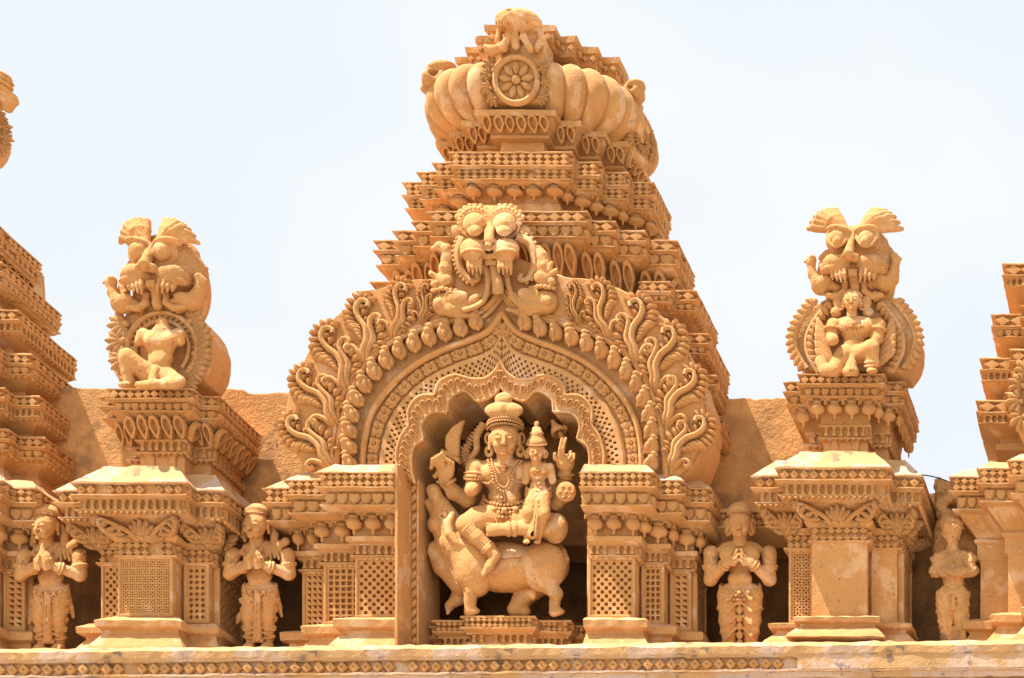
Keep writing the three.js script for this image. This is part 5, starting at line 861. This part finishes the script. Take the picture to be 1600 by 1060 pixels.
{ // left crest
  const t = thing('lion_mask_crest', 'horseshoe crest with a goggle-eyed lion mask above the headless figure', 'crest', 250, 612, -14, 'lion mask crests on the pavilions'), p = (x, y, z = 0) => [x - 250, 612 - y, z];
  crestSlab(t, -2, 66, 82, 78, 0, 46, -2); part('crest_neck', boxUV(new THREE.SphereGeometry(1, 32, 24).scale(60, 74, 32).translate(2, 172, -26)), M.stone, t);
  const m = part('lion_mask', mask(1.08, { eye: 13, off: 1 }), M.stone2, t); m.position.set(...p(249, 418, 0));
  for (const [x, y, s, o] of [[196, 478, 1, 2], [303, 474, -1, 5]]) { const b = part('perched_bird', perched(o), M.stone2, t); b.position.set(...p(x, y, 8)); b.scale.set(s, 1, 1); }
  const c = p(254, 546), ring = []; for (let i = 0; i <= 30; i++) { const a = -.75 + i / 30 * (Math.PI + 1.5); ring.push([c[0] + 54 * Math.cos(a), c[1] + 56 * Math.sin(a), 2]); }
  part('ring_moulding', tubeG(ring, 4.2, 50, 7), M.stone, t); part('ring_moulding', tubeG(ring.map(([x, y, z]) => [c[0] + (x - c[0]) * .76, c[1] + (y - c[1]) * .77, 2]), 3.4, 50, 7), M.stone, t);
  for (let i = 0; i < 26; i++) { const a = -.68 + i / 25 * (Math.PI + 1.36), o = part('ring_tooth', PC.tooth, tones[i % 3], t); o.position.set(c[0] + 47.5 * Math.cos(a), c[1] + 49 * Math.sin(a), -1); o.rotation.z = a - Math.PI / 2; o.scale.set(8, 9, 9); }
  for (const [x, y, r, a] of [[187, 508, 27, 1.9], [184, 535, 27, 1.75], [188, 563, 26, 1.9], [197, 588, 20, 2.2], [308, 505, 24, -1.0], [316, 530, 26, -1.25], [316, 556, 26, -1.5], [309, 578, 24, -1.75], [302, 598, 18, -1.9]]) { const f = part('leaf_fan', leafFan(r * 1.3, 6), tones[Math.floor(rnd() * 3)], t); f.position.set(...p(x + (a > 0 ? 11 : -11), y, 0)); f.rotation.z = a; }
  const h = thing('headless_statue', 'headless seated figure with one raised knee inside the ring', 'statue', 245, 612, 4), q = (x, y, z = 0) => [x - 245, 612 - y, z], s = new Sculpt(-66, 62, -6, 122, -24, 44, 1.1, 6);
  s.chain([[...q(252, 505, 0), 9], [...q(252, 514, 0), 13]], 4); s.ell(q(250, 528, 0), [32, 13, 15]); s.ell(q(250, 540, 1), [24, 18, 15]); s.ell(q(251, 560, 3), [19, 16, 14]); s.ell(q(250, 568, 8), [15, 10, 11]); s.ell(q(252, 588, 4), [26, 16, 18]); for (const e of [-1, 1]) s.ell(q(250 + e * 12, 534, 11), [11, 9, 6], 0, 4); s.cap(q(223, 524), q(218, 534, 2), 11, 8); s.cap(q(278, 524), q(281, 534, 2), 11, 8);
  s.chain([[...q(240, 592, 10), 15], [...q(206, 562, 24), 13]], 5); s.chain([[...q(204, 560, 25), 12], [...q(206, 584, 24), 9.5], [...q(208, 602, 24), 8]], 3); s.ell(q(204, 606, 32), [9, 5, 12], 0, 3);
  s.chain([[...q(262, 592, 10), 16], [...q(284, 600, 20), 11]], 5); s.chain([[...q(282, 603, 24), 9], [...q(250, 605, 32), 7.5], [...q(226, 606, 32), 6]], 4); s.cap(q(249, 580, 20), q(245, 602, 28), 6, 7, 3); for (const k of [-3, 2]) s.groove([q(249 + k, 580, 27), q(245 + k, 602, 36)], .9); for (let i = 0; i < 4; i++) s.cap(q(258 + i * 6, 584, 18), q(264 + i * 5, 598, 26), 1.2, 1.2, 1);
  s.wear(.6, .13, 8); part('figure', s.build(), M.stone2, h); shear(h, .42, .3);
}
{ // right crest
  const t = thing('lion_mask_crest', 'horseshoe crest with a tufted lion mask above the winged kneeling figure', 'crest', 1336, 588, -14, 'lion mask crests on the pavilions'), p = (x, y, z = 0) => [x - 1336, 588 - y, z];
  crestSlab(t, 0, 56, 99, 78, 0, 46, -4); part('crest_neck', boxUV(new THREE.SphereGeometry(1, 32, 24).scale(56, 66, 30).translate(2, 164, -26)), M.stone, t);
  const m = part('lion_mask', mask(1.04, { eye: 13, ex: 22, lids: 4, tuft: 1, ey: 4, off: 7 }), M.stone2, t); m.position.set(...p(1335, 402, 0));
  for (const [x, y, s, o] of [[1284, 448, 1, 2], [1386, 444, -1, 5]]) { const b = part('perched_bird', perched(o, 4), M.stone2, t); b.position.set(...p(x, y, 6)); b.scale.set(s * .9, 1, 1); }
  for (const e of [-1, 1]) for (let r = 0; r < 2; r++) { // scrolling leaf ruffs
    const pts = []; for (let i = 0; i <= 9; i++) { const a = i / 9; pts.push([e * (56 + 34 * Math.sin(a * 2.7) - r * 16 + (r ? 2 : 4)), 118 - a * 108 + (r ? -6 : 0), 2]); }
    part('ruff_stem', tubeG(pts, 4, 24, 7), M.stone, t); const c = new THREE.CatmullRomCurve3(pts.map((v) => new V3(...v)));
    for (let i = 0; i < 12; i++) { const v = c.getPointAt((i + .4) / 12), d = c.getTangentAt((i + .4) / 12), o = part('ruff_leaf', leaflet, tones[i % 3], t), n = r ? -1 : 1; o.position.set(v.x + e * n * 6, v.y, 0); o.rotation.z = Math.atan2(d.y, d.x) - Math.PI / 2 + e * n * 1.2 + Math.PI; o.scale.set(18, 20, 14); }
  }
  const h = thing('winged_statue', 'kneeling winged figure with broken forearm under the tufted mask', 'statue', 1334, 588, 2), q = (x, y, z = 0) => [x - 1334, 588 - y, z], s = new Sculpt(-66, 66, -6, 110, -24, 46, 1.05, 5);
  s.ell(q(1337, 505, 0), [34, 11, 14]); s.ell(q(1337, 518, 1), [26, 16, 14]); for (const e of [-1, 1]) s.ell(q(1337 + e * 14, 512, 11), [13, 10, 7], 0, 4); s.ell(q(1334, 540, 3), [17, 17, 13]); s.ell(q(1333, 556, 5), [24, 14, 17]); s.ring(q(1339, 527, 15), 6, 1.2, { k: .8 });
  s.chain([[...q(1302, 508, 0), 11], [...q(1300, 528, 6), 9]], 3); s.cap(q(1301, 530, 6), q(1303, 536, 26), 9, 9, 3); s.chain([[...q(1373, 508, 0), 11], [...q(1370, 530, 6), 10], [...q(1366, 540, 12), 8]], 3); armBand(s, q(1302, 505, 0), q(1300, 526, 6), .5, 12, 2.4); armBand(s, q(1373, 505, 0), q(1370, 528, 6), .5, 12, 2.4);
  s.chain([[...q(1320, 556, 12), 15], [...q(1306, 580, 22), 12], [...q(1290, 582, 20), 9]], 4); s.chain([[...q(1290, 582, 18), 9], [...q(1283, 566, 10), 9]], 3); s.chain([[...q(1346, 554, 12), 15], [...q(1362, 548, 26), 12.5], [...q(1364, 570, 24), 10], [...q(1363, 582, 24), 7.5]], 4); s.ell(q(1364, 584, 30), [9, 5, 10], 0, 2); for (const k of [.6, .8]) armBand(s, q(1362, 552, 26), q(1363, 582, 24), k, 10, 2);
  s.chain([[...q(1333, 560, 22), 4], [...q(1332, 574, 26), 8], [...q(1331, 584, 28), 13]], 3); for (const k of [-5, 0, 5]) s.groove([q(1332 + k * .3, 566, 32), q(1331 + k * 1.6, 586, 40)], .9);
  s.wear(.4, .15, 12); part('figure', fuse(s.build(), headField(q(1331, 472, 6), 13.5, { h: .8 }).wear(.2, .3, 6).build()), M.stone2, h);
  const hr = new Sculpt(-42, 44, 88, 140, -26, 30, 1, 2); hr.ell(q(1331, 463, -3), [16, 12, 16]); hr.ring(q(1331, 464, -1), 14.5, 2.6, { rx: 1.3, k: 1 }); for (const e of [-1, 1]) { hr.ell(q(1331 + e * 21, 474, -4), [9, 13, 9], e * -.3); hr.ell(q(1331 + e * 25, 488, -2), [9, 8, 8]); hr.ring(q(1331 + e * 16, 480, 4), 4.4, 2, { ry: e * .5 }); } part('hair', hr.wear(.7, .3, 2).build(), M.stone3, h);
  part('necklace', fuse(beads(loop(q(1335, 500, 4), 27, -14, 15, 20, .1, Math.PI - .1), 2.2), ball(4, 1, 588 - 509, 20), beads(loop(q(1333, 552, 4), 20, -5, 17, 20, 0, Math.PI), 2.3)), M.stone3, h);
  for (const e of [-1, 1]) for (let i = 0; i < 5; i++) { const w = part('wing_feather', ext(shp([[-4, 0], [4, 0], [6, 16], [5, 30], [0, 38], [-5, 30], [-6, 16]]), 6, 1.6), tones[i % 3], h); w.position.set(e * (34 + i * 2) + 2, 16 + i * 7, 2 - i * 2); w.rotation.z = -e * (.85 - i * .12); w.scale.set(1, 1.05 + i * .08, 1); }
  shear(h, .42, .15);
}
{ // great mask at the top of the arch
  const t = thing('great_lion_mask', 'great ball-eyed lion mask at the apex of the arch', 'mask', 766, 470, 6), p = (x, y, z = 0) => [x - 766, 470 - y, z], s = new Sculpt(-62, 78, -26, 152, -30, 58, 1, 3);
  s.ell(p(765, 372, -8), [44, 40, 20]); s.ell(p(766, 420, -12), [34, 30, 14]); s.ell(p(764, 342, -8), [36, 22, 16]);
  for (const [X, e] of [[741, -1], [788, 1]]) {
    s.ell(p(X, 352, 12), [18.5, 18, 18], 0, 1.2); s.ell(p(X - e * 1, 364, 24), [10.5, 9, 10], 0, 1); s.ring(p(X - e * 1, 362, 24), 10.5, 2, { rx: -.5, k: .6 });
    s.ring(p(X, 352, 4), 21.5, 3.4, { k: 1 }); for (let i = 0; i < 13; i++) { const a = .0 + i / 12 * Math.PI; s.ell(p(X + 24 * Math.cos(a), 350 - 24 * Math.sin(a), 4), [3.6, 3.6, 4], 0, .7); } for (let i = 0; i < 9; i++) { const a = .35 + i / 8 * 2.4; s.ell(p(X + 29 * Math.cos(a), 350 - 28 * Math.sin(a), 0), [4.6, 5.6, 4.5], 0, 1); }
    s.ell(p(X + e * 2, 392, 16), [21, 18, 18], 0, 3); s.ring(p(X + e * 2, 401, 18), 18, 2.4, { rx: 1.2, k: 1 }); s.ell(p(X + e * 1, 406, 19), [15, 7, 12], 0, 1.5);
    for (let i = 0; i < 4; i++) { const fx = X - 9 + i * 6; s.chain([[...p(fx, 410, 25), 3.6], [...p(fx + .5, 420, 28), 3.1], [...p(fx + 1, 429 + (i % 2) * 3, 28), 1.4]], .7); }
    s.ell(p(X + e * 29, 361, -2), [11, 9, 5], e * .35, 1.5); s.groove([p(X + e * 24, 364, 4), p(X + e * 37, 357, 4)], 1.6);
  }
  s.chain([[...p(764, 352, 12), 4], [...p(764, 366, 20), 8.5], [...p(764, 378, 26), 8]], 2); s.ell(p(763, 386, 28), [6, 5, 6], 0, 1.2); s.chain([[...p(754, 380, 22), 3], [...p(752, 386, 23), 3], [...p(757, 391, 24), 3], [...p(764, 393, 25), 3], [...p(770, 390, 24), 3], [...p(775, 384, 23), 3], [...p(773, 379, 22), 3]], 1.4); s.chain([[...p(748, 402, 16), 5], [...p(764, 404, 18), 5], [...p(782, 402, 16), 5]], 2);
  s.box(p(762, 413, 16), [5, 4, 4], 0, .6); s.box(p(771, 413, 16), [5, 4, 4], 0, .6);
  s.wear(.35, .18, 4); part('face', s.build(), M.stone2, t);
  part('tongue', tubeG([p(769, 414, 10), p(774, 432, 14), p(777, 446, 15), p(778, 460, 12)], (u) => 8 - 1.4 * Math.cos(u * 3), 14, 8).scale(1, 1, 1), M.stone, t);
  part('fang_stream', tubeG([p(757, 416, 10), p(762, 432, 10), p(761, 456, 10), p(754, 472, 10), p(738, 482, 12), p(722, 486, 12)], 5, 30, 7), M.stone, t); part('fang_stream', tubeG([p(790, 420, 10), p(792, 440, 10), p(798, 460, 10), p(806, 473, 10), p(830, 480, 12)], 4.6, 26, 7), M.stone, t);
  for (const [pts] of [[[[724, 372], [715, 392], [717, 414], [726, 432], [737, 440], [747, 436], [745, 428]]], [[[806, 372], [824, 378], [834, 400], [832, 424], [822, 438], [811, 436], [814, 428]]]]) { part('cheek_curl', tubeG(pts.map(([x, y]) => p(x, y, 4)), (u) => 9 - 4.5 * u, 34, 8), M.stone, t); const c = new THREE.CatmullRomCurve3(pts.map(([x, y]) => new V3(...p(x, y, 6)))), gs = []; for (let i = 1; i < 14; i++) { const v = c.getPointAt(i / 16), d = c.getTangentAt(i / 16), sd = pts[0][0] < 766 ? 1 : -1, R = 8.5 - 4 * i / 16; gs.push(ball(3.2, v.x + sd * d.y * R, v.y - sd * d.x * R, v.z)); } part('curl_beads', fuse(...gs), M.stone3, t); }
  shear(t, .5, .4);
  const mak = (name, label, px, py, m, broken) => { const k = thing(name, label, 'carving', px, py, 8), u = new Sculpt(-40, 70, -16, 112, -20, 26, 1, 4), Q = (x, y, z = 0) => [x, y, z];
    u.ell(Q(0, 8, 0), [21, 20, 14]); u.chain([[12, 0, 2, 14], [30, 4, 2, 10], [48, 16, 3, 7], [58, 24, 3, 3]], 4); u.chain([[20, -8, 2, 8], [40, -8, 2, 5], [56, -4, 2, 3]], 3); u.ell(Q(18, 16, 10), [20, 11, 6], .25, 1.5); u.ring(Q(12, 18, 14), 7, 1.4, { k: .8 }); u.ell(Q(-8, 8, 12), [8, 8, 5], 0, 1); for (let i = 0; i < 7; i++) u.ell(Q(-18 + i * 6, 30 + Math.abs(i - 3) * -.8, 8 + 4 * Math.sin(i * .5)), [3.4, 4, 4], 0, .8);
    u.ell(Q(-2, 44, 0), [15, 16, 13]); u.ell(Q(4, 44, 10), [9, 9, 5], 0, 1); u.ell(Q(-14, 38, 8), [7, 7, 5], 0, 1); u.ell(Q(0, 62, 2), [11, 12, 10]); u.ell(Q(-2, 64, 11), [3.2, 3.2, 3], 0, .5); u.chain([[-10, 48, 6, 5], [-20, 54, 8, 4], [-22, 58, 8, 2]], 2);
    if (!broken) u.chain([[0, 66, 0, 10], [2, 82, 0, 9], [0, 94, 1, 8], [-10, 99, 2, 6.5], [-20, 94, 3, 3.5]], 3); else { u.chain([[0, 66, 0, 10], [4, 80, 0, 9], [10, 90, 0, 7]], 3); u.cap([-10, 56, 6], [-14, 68, 6], 5, 3, 1.5); }
    u.wear(.4, .2, px * .1); const o = part('beast_body', u.build(), M.stone2, k); o.scale.x = m; shear(k, .4, 0); return k; };
  mak('crested_beast', 'long-necked crested beast spouting from the great mask on its left', 697, 484, 1, false); mak('crested_beast', 'crested beast with broken snout on the right of the great mask', 850, 480, -1, true);
}
{ // medallion in front of the ribbed dome
  const t = thing('dome_medallion', 'round flower medallion under a worn mask on the ribbed dome', 'medallion', 806, 168, -50), p = (x, y, z = 0) => [x - 806, 168 - y, z];
  crestSlab(t, 1, 40, 48, 50, 0, 40, -2); part('medallion_neck', jig(box(-34, 40, 70, 118, -46, -6, 0), 1), M.stone, t);
  part('medallion_ring', tubeG(loop(p(807, 127, 2), 33, 36, 0, 30), 4.6, 60, 8), M.stone, t);
  part('medallion_floor', boxUV(new THREE.CylinderGeometry(32, 32, 4, 36).rotateX(Math.PI / 2).scale(1, 1.09, 1).translate(...p(807, 127, -3))), M.stone3, t);
  for (let k = 0; k < 9; k++) { const g = part('flower_petal', PC.seed, tones[k % 3], t), a = k / 9 * Math.PI * 2 + .2; g.position.set(1 + 17.5 * Math.cos(a), 41 + 19 * Math.sin(a), 0); g.rotation.z = a - Math.PI / 2; g.scale.set(17, 24, 16); } part('flower_boss', ball(7, 1, 41, 3), M.stone, t);
  const s = new Sculpt(-46, 52, 66, 152, -44, 34, 1.05, 4); s.ell(p(812, 58, -18), [35, 31, 22]); s.ell(p(812, 40, 6), [36, 17, 22]); s.ell(p(790, 64, 10), [9, 14, 14], 0, 2, 1); s.ell(p(834, 66, 10), [10, 14, 14], 0, 2, 1);
  s.chain([[...p(780, 48, 0), 5], [...p(778, 66, 0), 5], [...p(784, 80, 2), 5]], 3); s.chain([[...p(842, 46, 0), 5], [...p(847, 62, 0), 5.5], [...p(838, 78, 2), 5]], 3);
  s.chain([[...p(800, 54, 10), 4.5], [...p(798, 66, 10), 5.5], [...p(790, 82, 10), 6], [...p(772, 88, 10), 7], [...p(764, 84, 10), 6]], 3); s.chain([[...p(820, 54, 10), 4.5], [...p(822, 66, 10), 5.5], [...p(832, 84, 10), 5]], 3); s.chain([[...p(809, 54, 10), 5.5], [...p(809, 78, 10), 6.5]], 2);
  s.chain([[...p(782, 46, 12), 4], [...p(798, 46, 22), 5], [...p(810, 42, 24), 4], [...p(824, 46, 22), 5], [...p(842, 46, 12), 4]], 2); for (const X of [794, 823]) for (let i = 0; i < 4; i++) s.cap(p(X - 6 + i * 4, 48, 22), p(X - 6 + i * 4, 57, 22), 2.2, 1.4, .6); s.ell(p(806, 36, 26), [4, 4, 3], 0, 1, 1); s.wear(.7, .14, 3); part('worn_mask', s.build(), M.stone2, t);
  for (const [x, y, r, a] of [[760, 104, 20, 1.1], [756, 121, 18, 1.3], [757, 140, 18, 1.6], [764, 156, 16, 2], [852, 112, 18, -1.1], [856, 132, 18, -1.4], [852, 154, 15, -1.9]]) { const f = part('leaf_fan', leafFan(r, 5), tones[Math.floor(rnd() * 3)], t); f.position.set(...p(x + (a > 0 ? 10 : -8), y, 0)); f.rotation.z = a; }
  // worn corner masks on the dome
  for (const [x, y, z, lab] of [[688, 130, -95, 'worn lion mask on the left shoulder of the dome'], [990, 136, -130, 'worn lion mask on the right shoulder of the dome']]) { const c = thing('dome_corner_mask', lab, 'carving', x, y + 26, z), s = new Sculpt(-36, 40, -8, 66, -40, 36, 1.2, 5); s.ell([0, 30, -8], [24, 24, 24]); s.ell([2, 44, -4], [26, 12, 24], .2); s.ell([-14, 26, 10], [11, 13, 9]); s.ell([8, 22, 12], [11, 14, 9]); s.ell([-4, 30, 16], [8, 5, 9], 0, 2, 1); s.chain([[-20, 30, 4, 6], [-24, 14, 4, 5], [-14, 4, 4, 5]], 3); s.wear(1.2, .1, x); const o = part('mask_body', s.build(), M.stone3, c); if (x > 900) o.scale.setScalar(.62); }
}
{ // leafy acroterion on the right flank of the dome, and crests of the cut towers
  const flank = (px, py, z, yaw, k, lab) => { const t = thing('leaf_acroterion', lab, 'carving', px, py, z); const b = part('slab', mv(ext(shp(loop([0, 0, 0], 34, 46, 0, 24).map((v) => [v[0], v[1]]).slice(0, -1)), 22, 4), 0, 46, -22), M.stone, t); b.rotation.y = yaw; b.scale.setScalar(k); for (let i = 0; i < 11; i++) { const a = i / 10 * Math.PI * 1.3 - .47, f = part('leaf_fan', leafFan(17, 5), tones[i % 3], b); f.position.set(26 * Math.cos(a), 46 + 36 * Math.sin(a), 1); f.rotation.z = a - Math.PI / 2; } for (let i = 0; i < 8; i++) { const a = i / 8 * Math.PI * 2, f = part('leaf_fan', leafFan(15, 5), tones[i % 3], b); f.position.set(10 * Math.cos(a), 45 + 14 * Math.sin(a), 1.5); f.rotation.z = a - Math.PI / 2; } part('boss', lathe([[.1, 4], [5, 3], [7, 0], [.1, -2]], 14).rotateX(Math.PI / 2).translate(0, 44, 2), M.stone, b); return t; };
  flank(1000, 256, -150, 1.15, .82, 'leafy acroterion on the right flank of the dome');
  flank(-30, 254, -60, .5, 1.05, 'leafy roundel at the top of the left tower'); flank(1640, 706, 10, 0, 1.7, 'large leafy arch edge at the right margin of the photograph');
  const t = thing('scaly_mask', 'scaly mask curl at the very top of the left margin', 'carving', -24, 184, -50), s = new Sculpt(-40, 52, -8, 80, -30, 30, 1.2, 4); s.ell([0, 40, 0], [34, 32, 22]); for (let i = 0; i < 6; i++) s.ell([20 + Math.sin(i) * 4, 64 - i * 7, 6], [26 - i, 5, 16], -.3, 1.5); s.chain([[30, 34, 0, 12], [42, 26, 2, 9], [36, 14, 2, 7]], 4); s.wear(.8, .15, 2); part('mask_body', s.build(), M.stone2, t);
}
{ // loose cable behind the right pavilion
  const a = at(1436, 743, -60), pts = [[1430, 742], [1452, 744], [1474, 750], [1492, 758], [1504, 768]].map(([x, y]) => at(x, y, -60).sub(a)); const m = new THREE.Mesh(new THREE.TubeGeometry(new THREE.CatmullRomCurve3(pts), 30, .0045, 6), M.cord); m.name = 'loose_cable'; m.position.copy(a); m.castShadow = true; m.userData = { label: 'thin dark cable arcing between the right pavilion and the right tower', category: 'cable' }; scene.add(m);
}
renderer.render(scene, camera);
